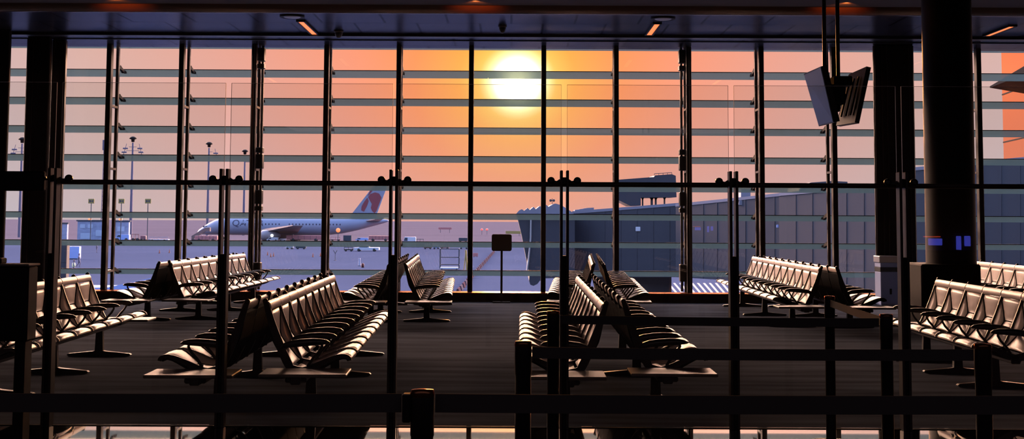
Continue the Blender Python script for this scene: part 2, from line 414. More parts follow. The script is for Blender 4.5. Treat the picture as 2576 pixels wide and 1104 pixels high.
def pad_mesh(name,pr,wt,seams,skip,m,zig=0.):
    ns=normals(pr); N=len(pr); mb=MB(); rows=[]
    acc=[0]
    for a,b in zip(pr,pr[1:]): acc.append(acc[-1]+math.hypot(b[0]-a[0],b[1]-a[1]))
    for i,(p,nn) in enumerate(zip(pr,ns)):
        if i<skip: continue
        t=acc[i]/acc[-1]; w=interp(wt,t); dep=.105*(1-w)
        gr=-.010 if i in seams else 0
        us=[-1,-(1+w)/2,-w-.022,-w+.012,-w*.9,-w*.55,0,w*.55,w*.9,w-.012,w+.022,(1+w)/2,1]
        os=[.004,-dep*.45,-dep*.95,-dep-.008,-dep+.004+gr,-dep+.013+gr,-dep+.017+gr,-dep+.013+gr,-dep+.004+gr,-dep-.008,-dep*.95,-dep*.45,.004]
        rows.append([(p[0]+nn[0]*o,u*HW,p[1]+nn[1]*o) for u,o in zip(us,os)])
        rows[-1]=(rows[-1],[(p[0]-nn[0]*.03-nn[0]*dep*.6,u*HW,p[1]-nn[1]*.03-nn[1]*dep*.6) for u in us])
    global LASTROWS; LASTROWS=[r[0] for r in rows]
    K=13; vs=[]; 
    for fr,bk in rows: vs+=fr
    for fr,bk in rows: vs+=bk
    R=len(rows); off=R*K; fs=[]; ff=[]
    for i in range(R-1):
        for k in range(K-1):
            ff.append((i*K+k,(i+1)*K+k,(i+1)*K+k+1,i*K+k+1))
            fs.append((off+i*K+k,off+i*K+k+1,off+(i+1)*K+k+1,off+(i+1)*K+k))
        fs.append((i*K,off+i*K,off+(i+1)*K,(i+1)*K)); fs.append((i*K+K-1,(i+1)*K+K-1,off+(i+1)*K+K-1,off+i*K+K-1))
    for k in range(K-1):
        fs.append((k,k+1,off+k+1,off+k)); e=(R-1)*K
        fs.append((e+k,off+e+k,off+e+k+1,e+k+1))
    mb.v=vs; mb.f=[list(f) for f in ff+fs]; mb.sm=[True]*len(ff)+[False]*len(fs)
    me=mb.mesh(name,m); me.materials.append(M['seam']); me.materials.append(M['matt'])
    sr=[x-skip for x in seams]; nf=0
    for i in range(R-1):
        for k in range(K-1):
            p=me.polygons[nf]; nf+=1
    for p in list(me.polygons)[nf:]: p.material_index=2
    return me
def seam_lines(name,rows,wrow):
    mb=MB()
    for k in (2,10): mb.tube([Vector(r[k])+Vector((.002,0,.002)) for r in rows],.0052,6)
    mb.tube([Vector(rows[wrow][k])+Vector((.007,0,.006)) for k in range(2,11)],.0052,6)
    return mb.mesh(name,M['seam'])
back_me=pad_mesh('backrest',BACK,[(0,.95),(.16,.95),(.22,.93),(.52,.50),(.58,.49),(1,.92)],(9,),4,M['pad'])
back_seam=seam_lines('seam_shade_line',LASTROWS,5)
seat_me=pad_mesh('seat',SEAT,[(0,.80),(.36,.52),(.42,.52),(.80,.90),(1,.95)],(5,),0,M['pad'])
seat_seam=seam_lines('seam_shade_line',LASTROWS[1:-2],4)
# head roll: a fat rolled band along the top of the back
rl=[]
for a in range(14):
    t=2*PI*a/14; rl.append((.020+.022*math.cos(t)-.012*math.sin(t)*.6, .826+.038*math.sin(t)))
roll_me=MB().prism(rl,'y',-HW,HW,True).mesh('headrest_roll',M['roll'])
# arm frame: dark casting that follows back and seat, with a knob on top
def arm_frame():
    pr=BACK+SEAT; ns=normals(pr); mb=MB()
    fr=[(p[0]+nn[0]*(.014 if i<17 else .008),p[1]+nn[1]*(.014 if i<17 else .008)) for i,(p,nn) in enumerate(zip(pr,ns))]
    wd=[.022+.03*math.sin(min(1,i/len(pr)*1.15)*PI) for i in range(len(pr))]
    bk=[(p[0]-nn[0]*w,p[1]-nn[1]*w) for p,nn,w in zip(pr,ns,wd)]
    N=len(pr); vs=[]
    for s in (-.0105,.0105):
        vs+=[(x,s,z) for x,z in fr]+[(x,s,z) for x,z in bk]
    fs=[]; o=2*N
    for i in range(N-1):
        fs+= [(i,i+1,N+i+1,N+i),(o+i+1,o+i,o+N+i,o+N+i+1),(i+1,i,o+i,o+i+1),(N+i,N+i+1,o+N+i+1,o+N+i)]
    fs+=[(0,N,o+N,o),(N-1,o+N-1,o+2*N-1,2*N-1)]
    mb.add(vs,fs)
    mb.lathe([(.012,-.018),(.020,-.014),(.021,0),(.020,.014),(.012,.018)],(-.004,0,.866),12,'y')
    # strut down to the beam and the looped arm support
    mb.prism([(.22,.37),(.30,.35),(.33,.30),(.33,.27),(.26,.27)],'y',-.0125,.0125)
    mb.tube([(.335,0,.36),(.375,0,.42),(.42,0,.47),(.445,0,.515),(.44,0,.54)],[.013,.012,.011,.011,.011],8)
    mb.tube([(.150,0,.47),(.165,0,.51),(.19,0,.535)],.012,8)
    return mb.mesh('arm_frame',M['cast'])
arm_me=arm_frame()
ap=MB()
prof=[(.115,.495,.010,.018),(.15,.520,.022,.028),(.20,.533,.027,.034),(.28,.542,.029,.036),(.36,.548,.028,.036),(.43,.550,.024,.034),(.48,.548,.017,.028),(.505,.543,.007,.016)]
vs=[]
for x,z,h,w in prof:
    for k in range(8):
        t=2*PI*(k+.5)/8; vs.append((x,w*math.cos(t)*1.08,z+h*math.sin(t)*1.08))
fs=[(i*8+k,(i+1)*8+k,(i+1)*8+(k+1)%8,i*8+(k+1)%8) for i in range(len(prof)-1) for k in range(8)]
fs+=[tuple(range(8)),tuple(len(vs)-1-k for k in range(8))]
ap.add(vs,fs,True); pad_arm=ap.mesh('armrest',M['armpad'])
leg_me=MB().prism([(.255,.05),(.345,.05),(.335,.28),(.265,.28)],'y',-.03,.03).mesh('leg',M['cast'])
fm=MB()
for s in (1,-1):
    fm.prism([(.30,.075),(.30+s*.07,.055),(.30+s*.33,.030),(.30+s*.345,.018),(.30+s*.33,.004),(.30,.004)][::s],'y',-.032,.032)
foot_me=fm.mesh('foot',M['cast'])
table_me=MB().rbox(.02,.68,-.22,.22,.325,.350,.006).mesh('side_table',M['table'])
tsup=MB().rbox(.22,.38,-.20,.20,.285,.325,.01).mesh('table_bracket',M['cast'])

def bench(nseat,label,X,Y,a,side,near_table=True,far_table=False):
    a=math.radians(a); rz=a if side>0 else a+PI; sg=-1 if side>0 else 1
    t=empty('tandem_bench',label,'airport bench',(X,Y,0),rz,'tandem benches in the waiting area')
    for i in range(nseat):
        y=sg*(i+.5)*PT
        st_=inst('seat',seat_me,t,(0,y,0)); inst('seam_shade_line',seat_seam,st_); b=inst('backrest',back_me,t,(0,y,0)); inst('headrest_roll',roll_me,b); inst('seam_shade_line',back_seam,b)
    for i in range(nseat+1):
        f=inst('arm_frame',arm_me,t,(0,sg*i*PT,0)); inst('armrest',pad_arm,f)
    y0=sg*(-.48 if far_table else -.02); y1=sg*(nseat*PT+(.48 if near_table else .02))
    MB().rbox(.262,.338,min(y0,y1),max(y0,y1),.272,.330,.008).build('beam',M['cast'],t)
    for s in (1,nseat/2,nseat-1):
        l=inst('leg',leg_me,t,(0,sg*s*PT,0)); inst('foot',foot_me,l)
    for on,yy in ((near_table,nseat*PT+.26),(far_table,-.26)):
        if on:
            tb=inst('side_table',table_me,t,(0,sg*yy,0)); inst('table_bracket',tsup,tb)
    return t
bench(9,'near left bench with bright rosy backs, facing right to the middle aisle',-2.07,16.12,1.59,1)
bench(9,'near left bench facing left, mostly hidden behind a partition post',-2.20,16.05,1.53,-1)
bench(9,'near middle bench facing left, orange seat edges behind the belt posts',.77,16.05,-.40,-1)
bench(9,'near middle bench facing right, dark backs and seats behind the belts',.95,16.30,-.60,1)
bench(9,'far bench by the window left of the sign stand, facing right',-1.70,25.15,1.9,1)
bench(9,'far bench by the window facing left, behind the partition post left of the sign stand',-1.87,25.1,1.37,-1)
bench(9,'far left bench with warm brown backs facing right, under the aeroplane nose',-4.88,25.4,-.9,1)
bench(9,'far left bench facing left, its seats beside the double left mullion',-5.03,25.2,-.40,-1)
bench(9,'far middle bench facing left, right of the sign stand before the bridge cab',1.44,25.5,-2.7,-1)
bench(9,'far middle bench facing right, peak of backs behind the near middle pair',1.56,25.5,-2.5,1)
bench(10,'far right bench of ten orange-lit seats facing left, below the hanging monitors',4.35,25.1,-.57,-1)
bench(10,'far right bench facing right beside the pale blue cabinet',4.52,25.0,-.3,1)
bench(6,'near right bench of big pale wrinkled seats facing left at the right edge',4.80,15.74,-1.37,-1,False,True)
bench(6,'bench facing left behind the near right bench, beside the wide black column',7.60,23.15,-1.35,-1,False,False)
bench(8,'near left bench facing right with golden backs behind the left podium',-4.82,15.9,1.97,1,False,True)

# ------------------------------------------------------------------ glass partition
PY=10.30
posts=[143,570,993,1418.5,1840,2263]
def pX(px): return (px-1288)*PY/F
plate=MB().rbox(-.0325,-.0125,-.10,0,0,1.874,.003).rbox(.0125,.0325,-.10,0,0,1.874,.003).mesh('post_plates',M['steel2'])
core=MB().rbox(-.0125,.0125,-.09,-.005,0,1.25,.002).mesh('post_core',M['black'])
disc=MB().lathe([(.010,-.030),(.026,-.026),(.028,-.014),(.028,.004),(.020,.010)],(0,0,0),18,'y').mesh('clamp_disc',M['steel'])
armc=MB()
for s in (1,-1): armc.tube([(s*.03,-.03,1.80),(s*.055,-.028,1.79),(s*.075,-.022,1.795),(s*.097,-.018,1.80)],[.013,.008,.008,.012],8)
armc.box(-.03,.03,-.045,-.02,1.775,1.825)
armcm=armc.mesh('spider_arm',M['steel'])
nm=['leftmost, against the dark left columns','second from the left, crossing the far left bench','third from the left, left of the sign stand','fourth, right of the bridge cab end','fifth, left of the orange-lit far right bench','rightmost, before the black clad column']
for px,l in zip(posts,nm):
    t=empty('partition_post','double-plate bronze partition post, '+l,'post',(pX(px),PY,0),0,'posts of the glass partition')
    inst('post_plates',plate,t); inst('post_core',core,t); a=inst('spider_arm',armcm,t)
    for s in (1,-1): inst('clamp_disc',disc,a,(s*.097,-.012,1.80))
edges=[posts[0]-424]+posts+[posts[-1]+424]
pl=['left of the leftmost post','across the far left signs and mast','across the aeroplane tail','across the sign stand and the sun','across the bridge cab','across the hanging monitors','right of the rightmost post']
for i,l in enumerate(pl):
    x0=pX(edges[i])+.022; x1=pX(edges[i+1])-.022
    g=MB().box(x0,x1,PY+.008,PY+.020,.006,2.515).build('glass_panel',M['pglass']); g.location=(0,0,0)
    tag(g,'clear glass partition panel '+l,'glass panel','panels of the glass partition')
    e=MB(); 
    e.box(x0-.0012,x0,PY+.008,PY+.020,.006,2.515).box(x1,x1+.0012,PY+.008,PY+.020,.006,2.515).box(x0,x1,PY+.008,PY+.020,2.515,2.5165)
    e.build('glass_edge',M['edge'],g)
rail=MB().tube([(pX(150),PY+.045,1.775),(pX(2720),PY+.045,1.775)],.0185,12).build('partition_rail',M['steel2']); tag(rail,'dark bronze horizontal tube running along the glass partition at head height','rail')
sh=MB().rbox(pX(-400),pX(2800),PY-.03,PY+.007,0,.004,.001).build('baseboard_partition',M['matt']); struct(sh)
# heavier door head at the left end of the partition
struct(MB().rbox(pX(-300),pX(118),PY-.06,PY-.0,1.705,1.85,.01).build('door_1',M['black']))

# ------------------------------------------------------------------ queue barriers
post_parts=dict(
 tube=MB().lathe([(.034,.02),(.034,.86),(.036,.865),(.036,.985),(.033,.995),(.02,1.0)],n=20).mesh('post_tube',M['black']),
 base=MB().lathe([(.17,0),(.172,.008),(.16,.018),(.06,.028),(.04,.03)],n=28).mesh('base_plate',M['black']),
 cap=MB().lathe([(.036,.98),(.037,.99),(.034,1.001),(.005,1.003)],n=20).mesh('cap',M['sill']))
def stanchion(X,Y,label):
    t=empty('queue_post',label,'barrier post',(X,Y,0),0,'black queue barrier posts')
    inst('post_tube',post_parts['tube'],t); inst('base_plate',post_parts['base'],t); inst('cap',post_parts['cap'],t)
    return t
def cassette(t,dx,dy):
    MB().rbox(min(0,dx)-.012*(dy!=0)+(.034 if dx>0 else 0),max(0,dx)+.012*(dy!=0)-(.034 if dx<0 else 0),-.024 if dy==0 else min(0,dy),.024 if dy==0 else max(0,dy),.905,.99,.004).build('belt_cassette',M['black'],t)
def belt(a,b,label,zt=.978,zb=.930,m='beltw',sag=.004):
    a=Vector((*a,0)); b=Vector((*b,0)); d=(b-a); L=d.length; d.normalize(); p=Vector((-d.y,d.x,0))*.0012
    o=a; vs=[]; N=12
    for i in range(N+1):
        u=i/N; s=-sag*4*u*(1-u); c=d*(L*u)
        for z in (zb+s,zt+s):
            vs.append(c+p+Vector((0,0,z))); vs.append(c-p+Vector((0,0,z)))
    fs=[]
    for i in range(N):
        k=i*4; j=k+4
        fs+=[(k,j,j+2,k+2),(k+1,k+3,j+3,j+1),(k+2,j+2,j+3,k+3),(k,k+1,j+1,j)]
    fs+=[(0,2,3,1),(N*4,N*4+1,N*4+3,N*4+2)]
    ob=MB().add(vs,fs).build('barrier_belt',M[m],None,tuple(o)); return tag(ob,label,'barrier belt','belts of the queue barriers')
s1=stanchion(-.269,4.27,'nearest queue post with glinting cap, low at the centre left of the frame'); cassette(s1,-.06,0)
stanchion(1.80,4.30,'queue post at the right end of the nearest belt, outside the frame edge')
stanchion(-2.30,4.24,'queue post at the left end of the nearest belt, outside the frame edge')
s2=stanchion(.05,5.95,'queue post with orange-lit cap standing left of the near middle benches')
s3=stanchion(1.995,5.94,'queue post at the right before the big pale seats'); 
s4=stanchion(.235,7.9,'queue post overlapping the fourth partition post, before the near middle bench')
s5=stanchion(2.08,7.78,'queue post below the far right bench, right end of the upper belt')
s6=stanchion(2.18,9.6,'farthest queue post, at the dark end of the far right bench')
belt((-.230,4.27),(1.760,4.30),'nearest wide black belt, right half, low across the frame',zt=.989,zb=.933,sag=.003)
belt((-2.260,4.24),(-.332,4.27),'nearest wide black belt, left half, low across the frame',zt=.989,zb=.933,sag=.003)
belt((.088,5.95),(1.956,5.94),'middle black belt crossing the near middle benches')
belt((.273,7.9),(2.040,7.78),'upper black belt crossing the near middle benches')
belt((2.176,9.56),(2.09,7.822),'brown belt running in depth below the far right bench',m='beltb')

# ------------------------------------------------------------------ sign stand, podium, cabinet
t=empty('sign_stand','dark rounded sign board on a thin post in front of the window, under the sun','sign stand',(-.185,25.35,0))
pts=[]
for cx,cz,a0 in ((.145,1.045,0),(.145,1.275,0)): pass
def rrect(hw,z0,z1,r,n=5):
    P=[]
    for cx,cz,a0 in ((hw-r,z0+r,-PI/2),(hw-r,z1-r,0),(-hw+r,z1-r,PI/2),(-hw+r,z0+r,PI)):
        for k in range(n+1):
            a=a0+PI/2*k/n; P.append((cx+r*math.cos(a),cz+r*math.sin(a)))
    return P
MB().prism(rrect(.182,.93,1.235,.035),'y',-.012,.012).build('sign_board',M['brown_wall'],t)
MB().rbox(-.02,.02,.013,.035,0.02,1.2,.003).build('sign_post',M['steel2'],t)
MB().rbox(-.16,.16,-.10,.14,0,.02,.005).build('base_plate',M['steel'],t)

t=empty('gate_podium','black gate podium with a pale-edged counter top at the left edge','podium',(-3.27,8.6,0))
MB().rbox(-.75,.306,-.02,.15,.755,at(92,670,8.6).z,.01).build('body',M['black'],t)
MB().rbox(-.78,.312,-.04,.17,at(92,670,8.6).z,at(92,664,8.6).z,.004).build('counter_top',M['table'],t)
for x in (-.68,-.095): 
    pass
MB().rbox(.225,.29,0,.13,0,.755,.006).build('leg',M['black'],t)
MB().rbox(-.38,-.31,0,.13,0,.755,.006).build('leg',M['black'],t)
MB().rbox(-.02,.12,.02,.12,at(92,664,8.6).z,at(92,650,8.6).z,.006).build('card_reader',M['black'],t)
t=empty('service_cabinet','pale blue cabinet with a small black socket behind the far right bench','cabinet',(6.78,25.05,0))
MB().rbox(-.17,.17,-.0,.4,0,.60,.01).build('body',M['blue'],t)
MB().rbox(-.175,.175,-.006,.405,.60,.68,.006).build('top_band',M['slate'],t)
MB().rbox(-.17,.17,0,.4,.68,.76,.008).build('lid',M['blue'],t)
MB().rbox(-.19,.19,-.01,.41,.76,.88,.01).build('hood',M['alu'],t)
MB().rbox(-.012,.025,-.012,.0,.20,.30,.003).build('socket',M['black'],t)

# displays lit on the concourse wall behind the viewer (they mirror in the glass)
for px,py,w,h,l,m in ((2350,608,.24,.12,'blue rounded display on the back wall, left one','bluelight'),(2409,612,.08,.26,'tall narrow blue display on the back wall','bluelight'),(2431,606,.10,.18,'small blue display on the back wall beside the narrow one','bluelight'),(2342,595,.30,.018,'thin red light strip on the back wall above the displays','redstrip')):
    D=PY+PY+3.95; x=(px-1288)*D/F; z=EYE-(py-yh(px))*D/F
    o=MB().rbox(-w/2,w/2,-.05,0,-h/2,h/2,.01).build('wall_display',M[m],None,(x,-3.94,z)); tag(o,l,'display','lit displays on the concourse wall')

struct(MB().rbox(3.5,11,-3.5,-3.2,0,1.02,.01).build('trim_40',M['black']))  # unseen block added to cut a second reflection of the displays
# ================================================================== OUTSIDE
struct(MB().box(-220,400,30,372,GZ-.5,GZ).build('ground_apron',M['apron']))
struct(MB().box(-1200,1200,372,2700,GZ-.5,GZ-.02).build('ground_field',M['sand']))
# ground paint
mk=MB()
for i in range(12):
    a=gp(1700+i*15,738); b=gp(1678+i*15,712)
    w=(gp(1706+i*15,738)-a).length
    mk.add([a+Vector((0,0,.01)),a+Vector((w,0,.01)),b+Vector((w*1.1,0,.01)),b+Vector((0,0,.01))],[(0,1,2,3)])
o=mk.build('ground_hatching',M['paintw']); struct(o)

# ------------------------------------------------------------------ aeroplane
K=8.87; D=F/K
nose=at(497,568,D)
pl=empty('aeroplane','grey airliner parked side-on with a maroon antelope emblem on its tail fin','aeroplane',(nose.x,D,GZ))
zc=nose.z-GZ
st=[(0,-1.75,.05),(.5,-1.6,.55),(1.6,-1.3,1.05),(3.2,-.8,1.62),(5.2,-.3,2.12),(7.5,-.05,2.4),(10,0,2.5),(36,0,2.5),(41,.28,2.22),(45,.68,1.75),(49,1.15,1.15),(52,1.5,.65),(53.6,1.68,.35),(54,1.72,.12)]
vs=[];n=24
for x,z,r in st:
    for k in range(n): a=2*PI*k/n; vs.append((x,r*math.cos(a),zc+z+r*math.sin(a)))
fs=[(i*n+k,i*n+(k+1)%n,(i+1)*n+(k+1)%n,(i+1)*n+k) for i in range(len(st)-1) for k in range(n)]
fs+=[tuple(range(n))[::-1],tuple((len(st)-1)*n+k for k in range(n))]
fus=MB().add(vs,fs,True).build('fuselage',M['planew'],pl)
def onside(x,z):
    """y of the near side of the hull"""
    for (x0,z0,r0),(x1,z1,r1) in zip(st,st[1:]):
        if x0<=x<=x1:
            u=(x-x0)/(x1-x0); zz=z0+(z1-z0)*u; r=r0+(r1-r0)*u
            d=max(0,r*r-(z-zz)**2); return -math.sqrt(d)
    return 0
mb=MB()
for x in [13+i*.95 for i in range(30)]:
    if 24<x<26: continue
    y=onside(x,.55); mb.rbox(x-.17,x+.17,y-.04,y+.08,zc+.35,zc+.80,.05)
mb.build('window_row',M['ink'],fus)
mb=MB(); 
for x in (1.9,2.4,2.9): y=onside(x,-.1 if x>2 else -.5); mb.rbox(x-.2,x+.2,y-.05,y+.1,zc-.35,zc+.05,.03)
mb.build('cockpit_window',M['ink'],fus)
# airline lettering on the forward hull
cu=bpy.data.curves.new('lettering','FONT'); cu.body='QATAR'; cu.size=2.5; cu.extrude=.0
to=bpy.data.objects.new('lettering_tmp',cu); COL.objects.link(to); bpy.context.view_layer.update()
me=bpy.data.meshes.new_from_object(to); bpy.data.objects.remove(to); bpy.data.curves.remove(cu)
for v in me.vertices:
    x=10.2+v.co.x*1.05; z=.05+v.co.y; v.co=(x,onside(x,z)-.05,zc+z)
me.materials.clear(); me.materials.append(M['ink']); inst('lettering',me,fus)
# fin
fin=[(43.2,2.0),(43.4,3.4),(48.6,10.2),(51.3,13.05),(53.9,13.15),(53.0,10.2),(50.7,3.7),(50.9,2.0)]
fo=MB().prism([(x,zc+z-0) for x,z in fin],'y',-.22,.22).build('tail_fin',M['planew'],pl)
# antelope-head emblem: horns sweeping up, head, neck
em=[[(50.0,3.8),(50.5,4.4),(51.9,8.2),(51.2,9.4),(50.0,9.7),(48.7,9.2),(48.1,8.3),(48.6,7.4),(49.2,6.4),(48.9,5.3),(49.3,4.4)],
    [(46.2,4.6),(47.0,4.2),(47.9,6.0),(48.3,7.2),(47.9,8.2),(47.0,7.0),(46.3,5.7)],
    [(47.9,8.6),(48.5,9.1),(50.0,11.0),(51.6,12.2),(50.6,12.1),(49.0,10.8)],
    [(49.6,10.3),(50.4,10.2),(52.2,10.9),(52.4,11.3),(50.6,10.9)]]
mb=MB()
for e in em: mb.prism([(x,zc+z) for x,z in e],'y',-.27,-.222)
mb.build('fin_emblem',M['maroon'],fo)
for s in (-1,1):
    w=[(47.5,s*.8,1.5),(51.6,s*.8,1.6),(53.4,s*8.6,2.3),(51.9,s*8.6,2.3)]
    vs=[(x,y,zc+z) for x,y,z in w]+[(x,y,zc+z+.25) for x,y,z in w]
    MB().add(vs,[(3,2,1,0),(4,5,6,7),(0,1,5,4),(1,2,6,5),(2,3,7,6),(3,0,4,7)]).build('tailplane',M['engine'],pl)
    w=[(17.5,s*2.0,-1.5),(28.5,s*2.0,-1.6),(33.5,s*25,.3),(30.8,s*25,.3)]
    vs=[(x,y,zc+z-.35*(abs(y)<5)) for x,y,z in w]+[(x,y,zc+z+(.55 if abs(y)<5 else .2)) for x,y,z in w]
    wg=MB().add(vs,[(3,2,1,0),(4,5,6,7),(0,1,5,4),(1,2,6,5),(2,3,7,6),(3,0,4,7)]).build('wing',M['engine'],pl)
    eg=MB().lathe([(1.15,-.1),(1.45,.3),(1.5,1.5),(1.35,3.4),(.95,4.6),(.4,5.2)],(19.6,s*8.2,zc-2.45),20,'x').build('engine',M['engine'],pl)
    if s<0: MB().lathe([(.05,-.2),(.42,-.1),(.42,.1),(.05,.2)],(22.8,s*10.0,zc-2.5),12,'y').build('landing_light',M['whitelight'],eg)
for x,ys in ((6.2,(0,)),(27.5,(-2.7,2.7))):
    for y in ys:
        g=MB().tube([(x,y,zc-2.2),(x,y,.5)],.16,8).build('landing_gear',M['alu'],pl)
        MB().lathe([(.3,-.45),(.6,-.4),(.62,0),(.6,.4),(.3,.45)],(x-.35,y,.62),14,'y').lathe([(.3,-.45),(.6,-.4),(.62,0),(.6,.4),(.3,.45)],(x+.9,y,.62),14,'y').build('wheel',M['tyre'],g)
# air stairs at the nose
nst=empty('boarding_steps','brown covered boarding steps beside the aeroplane nose','boarding steps',(0,0,GZ))
a=at(483,592,380); nst.location=(a.x,380,GZ)
MB().prism([(0,.8),(.4,.8),(6.0,4.2),(8,4.2),(8,5.9),(6,5.9),(0,2.2)],'y',-1,1).build('stair_flight',mat('brown_steps',(.12,.09,.085),.8),nst)
MB().rbox(0,7.5,-1.1,1.1,0,.8,.05).build('chassis',M['slate'],nst); nst.scale=(.62,.62,.62)

# ------------------------------------------------------------------ floodlight masts, stand signs
def mast(px,ptop,label,Dm,wide=True,lat=False):
    b=at(px,600,Dm); t=empty('floodlight_mast',label,'light mast',(b.x,Dm,GZ),0,'floodlight masts on the apron')
    H=at(px,ptop,Dm).z-GZ
    if not lat:
        MB().tube([(0,0,0),(0,0,H*.5),(0,0,H-2)],[.55,.42,.28],10).build('mast_pole',M['galv'],t)
        MB().lathe([(.3,H-1.8),(.5,H-1.7),(.55,H-1.0),(1.15,H-.75),(1.2,H-.55),(.8,H-.15),(.3,H)],n=16).build('crown',M['steelm'],t)
        a=MB()
        for s in (-1,1):
            for k in range(3 if wide else 2):
                z=H-3.9-k*1.2
                if wide or s>0:
                    a.box(min(0,s*(1.2+.9*k)),max(0,s*(1.2+.9*k)),-.1,.1,z+.5,z+.62); 
                    a.rbox(s*(2.3+.35*k)-.8,s*(2.3+.35*k)+.8,-.3,.3,z-.15,z+.3,.08)
                    a.tube([(s*(2.3+.35*k),0,z+.2),(s*(2.0+.3*k),0,z+1.6)],.09,6)
        a.build('floodlight_arm',M['galv'],t)
    else:
        a=MB()
        for x in (-.6,.6):
            a.tube([(x*1.6,0,0),(x,0,H)],.14,6)
        for k in range(22):
            z=H*k/22; a.tube([(-.9+.3*k/22,0,z),(.9-.3*k/22,0,z+H/22)],.07,5)
        a.build('lattice_tower',M['galv'],t)
        a=MB()
        for x in (-.9,0,.9): a.rbox(x-.22,x+.22,-.2,.2,H-3.2,H,.05)
        a.box(-1.1,1.1,-.1,.1,H-3.4,H-3.2).box(-1.1,1.1,-.1,.1,H-.4,H-.25); a.build('antenna_panel',M['galv'],t)
mast(48,345,'floodlight mast at the far left edge, seen beside the black column',430)
mast(260,352,'slim lattice antenna tower left of the tallest floodlight mast',460,lat=True)
mast(328,343,'tallest floodlight mast with three arms on either side, left of the aeroplane',440)
mast(521,357,'floodlight mast standing by the aeroplane nose',470,False)
mast(612,376,'smaller floodlight mast behind the front of the aeroplane',500,False)
for px,l in ((227,'leftmost of the three yellow stand signs, above the low building'),(303,'middle of the three yellow stand signs, beside the mullion'),(370,'rightmost of the three yellow stand signs, right of the tall mast')):
    Dm=360; b=at(px,606,Dm); zt=at(px,500,Dm).z-GZ
    t=empty('stand_sign',l,'sign',(b.x,Dm,GZ),0,'yellow stand signs on posts')
    MB().tube([(0,0,0),(0,0,zt-1.2)],.11,8).build('sign_pole',M['slate'],t)
    bd=MB().rbox(-.78,.78,-.12,.12,zt-1.2,zt,.04).build('sign_box',M['yellow'],t)
    MB().rbox(-.5,-.12,-.135,-.12,zt-.85,zt-.35,.01).rbox(.05,.2,-.135,-.12,zt-.85,zt-.35,.01).rbox(.3,.5,-.135,-.12,zt-.85,zt-.35,.01).build('sign_mark',M['ink'],bd)

# ------------------------------------------------------------------ vehicles and ground equipment
def vehicle(name,label,cat,px0,px1,ytop,ybase,body,kind='van',group=None):
    b=gp((px0+px1)/2,ybase); s=b.y/F; W=(px1-px0)*s; H=(ybase-ytop)*s
    t=empty(name,label,cat,tuple(b),0,group); hw=W/2; dp=max(1.0,min(2.2,W*.45)); r=min(.42,H*.24)
    if kind=='box':
        MB().rbox(-hw,hw,-dp/2,dp/2,r*1.1,H,.05).build('body',M[body],t)
        mb=MB()
        for k in range(1,6): x=-hw+W*k/6; mb.box(x-.03,x+.03,-dp/2-.03,-dp/2,r*1.2,H-.05)
        mb.build('panel_rib',M['slate'],t)
    elif kind=='cube':
        MB().rbox(-hw,hw,-dp/2,dp/2,.12,H,.04).build('body',M[body],t); MB().rbox(-hw*.9,hw*.9,-dp/2,dp/2,0,.12,.02).build('pallet',M['slate'],t)
    elif kind=='pickup':
        MB().prism([(-hw,r),(-hw,H*.6),(-hw*.62,H*.68),(-hw*.45,H),(hw*.15,H),(hw*.22,H*.66),(hw,H*.66),(hw,r)],'y',-dp/2,dp/2).build('body',M[body],t)
        MB().prism([(-hw*.56,H*.68),(-hw*.42,H*.93),(hw*.08,H*.93),(hw*.1,H*.68)],'y',-dp/2-.02,-dp/2).build('window',M['slate'],t)
    elif kind=='van':
        MB().prism([(-hw,r),(-hw,H*.55),(-hw*.8,H*.62),(-hw*.62,H),(hw*.96,H),(hw,H*.9),(hw,r)],'y',-dp/2,dp/2).build('body',M[body],t)
        MB().prism([(-hw*.74,H*.62),(-hw*.58,H*.93),(-hw*.2,H*.93),(-hw*.2,H*.62)],'y',-dp/2-.02,-dp/2).build('window',M['slate'],t)
    elif kind=='flat':
        MB().rbox(-hw,hw,-dp/2,dp/2,r*1.1,r*1.1+.25,.03).build('deck',M[body],t)
        mb=MB()
        for x in (-hw+.06,0,hw-.06): mb.box(x-.04,x+.04,-dp/2,-dp/2+.08,r*1.2,H)
        mb.box(-hw,hw,-dp/2,-dp/2+.06,H-.1,H); mb.build('side_rail',M[body],t)
    for x in (-hw*.62,hw*.62):
        if kind=='cube': break
        MB().lathe([(r*.4,-dp/2-.06),(r,-dp/2-.03),(r,dp/2+.03),(r*.4,dp/2+.06)],(x,0,r),14,'y').build('wheel',M['tyre'],t)
    return t
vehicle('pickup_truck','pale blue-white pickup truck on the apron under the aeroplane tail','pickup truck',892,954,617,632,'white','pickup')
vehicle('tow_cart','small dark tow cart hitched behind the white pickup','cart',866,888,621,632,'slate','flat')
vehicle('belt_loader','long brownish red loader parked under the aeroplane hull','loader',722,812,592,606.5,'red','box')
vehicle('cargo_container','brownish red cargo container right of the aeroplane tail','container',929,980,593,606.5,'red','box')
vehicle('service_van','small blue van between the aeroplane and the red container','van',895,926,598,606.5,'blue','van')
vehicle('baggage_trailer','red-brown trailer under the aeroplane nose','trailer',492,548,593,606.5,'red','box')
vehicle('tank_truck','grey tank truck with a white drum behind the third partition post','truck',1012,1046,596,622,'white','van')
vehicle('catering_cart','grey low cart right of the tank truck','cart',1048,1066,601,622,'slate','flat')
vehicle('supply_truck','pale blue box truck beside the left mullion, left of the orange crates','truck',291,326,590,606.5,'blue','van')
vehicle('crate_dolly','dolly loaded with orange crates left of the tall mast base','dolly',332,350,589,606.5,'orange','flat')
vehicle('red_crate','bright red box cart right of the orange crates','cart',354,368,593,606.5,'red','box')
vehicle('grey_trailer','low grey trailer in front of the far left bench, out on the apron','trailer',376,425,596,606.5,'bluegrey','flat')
vehicle('white_cart','small white cart under the aeroplane engine','cart',672,700,597,606.5,'white','van')
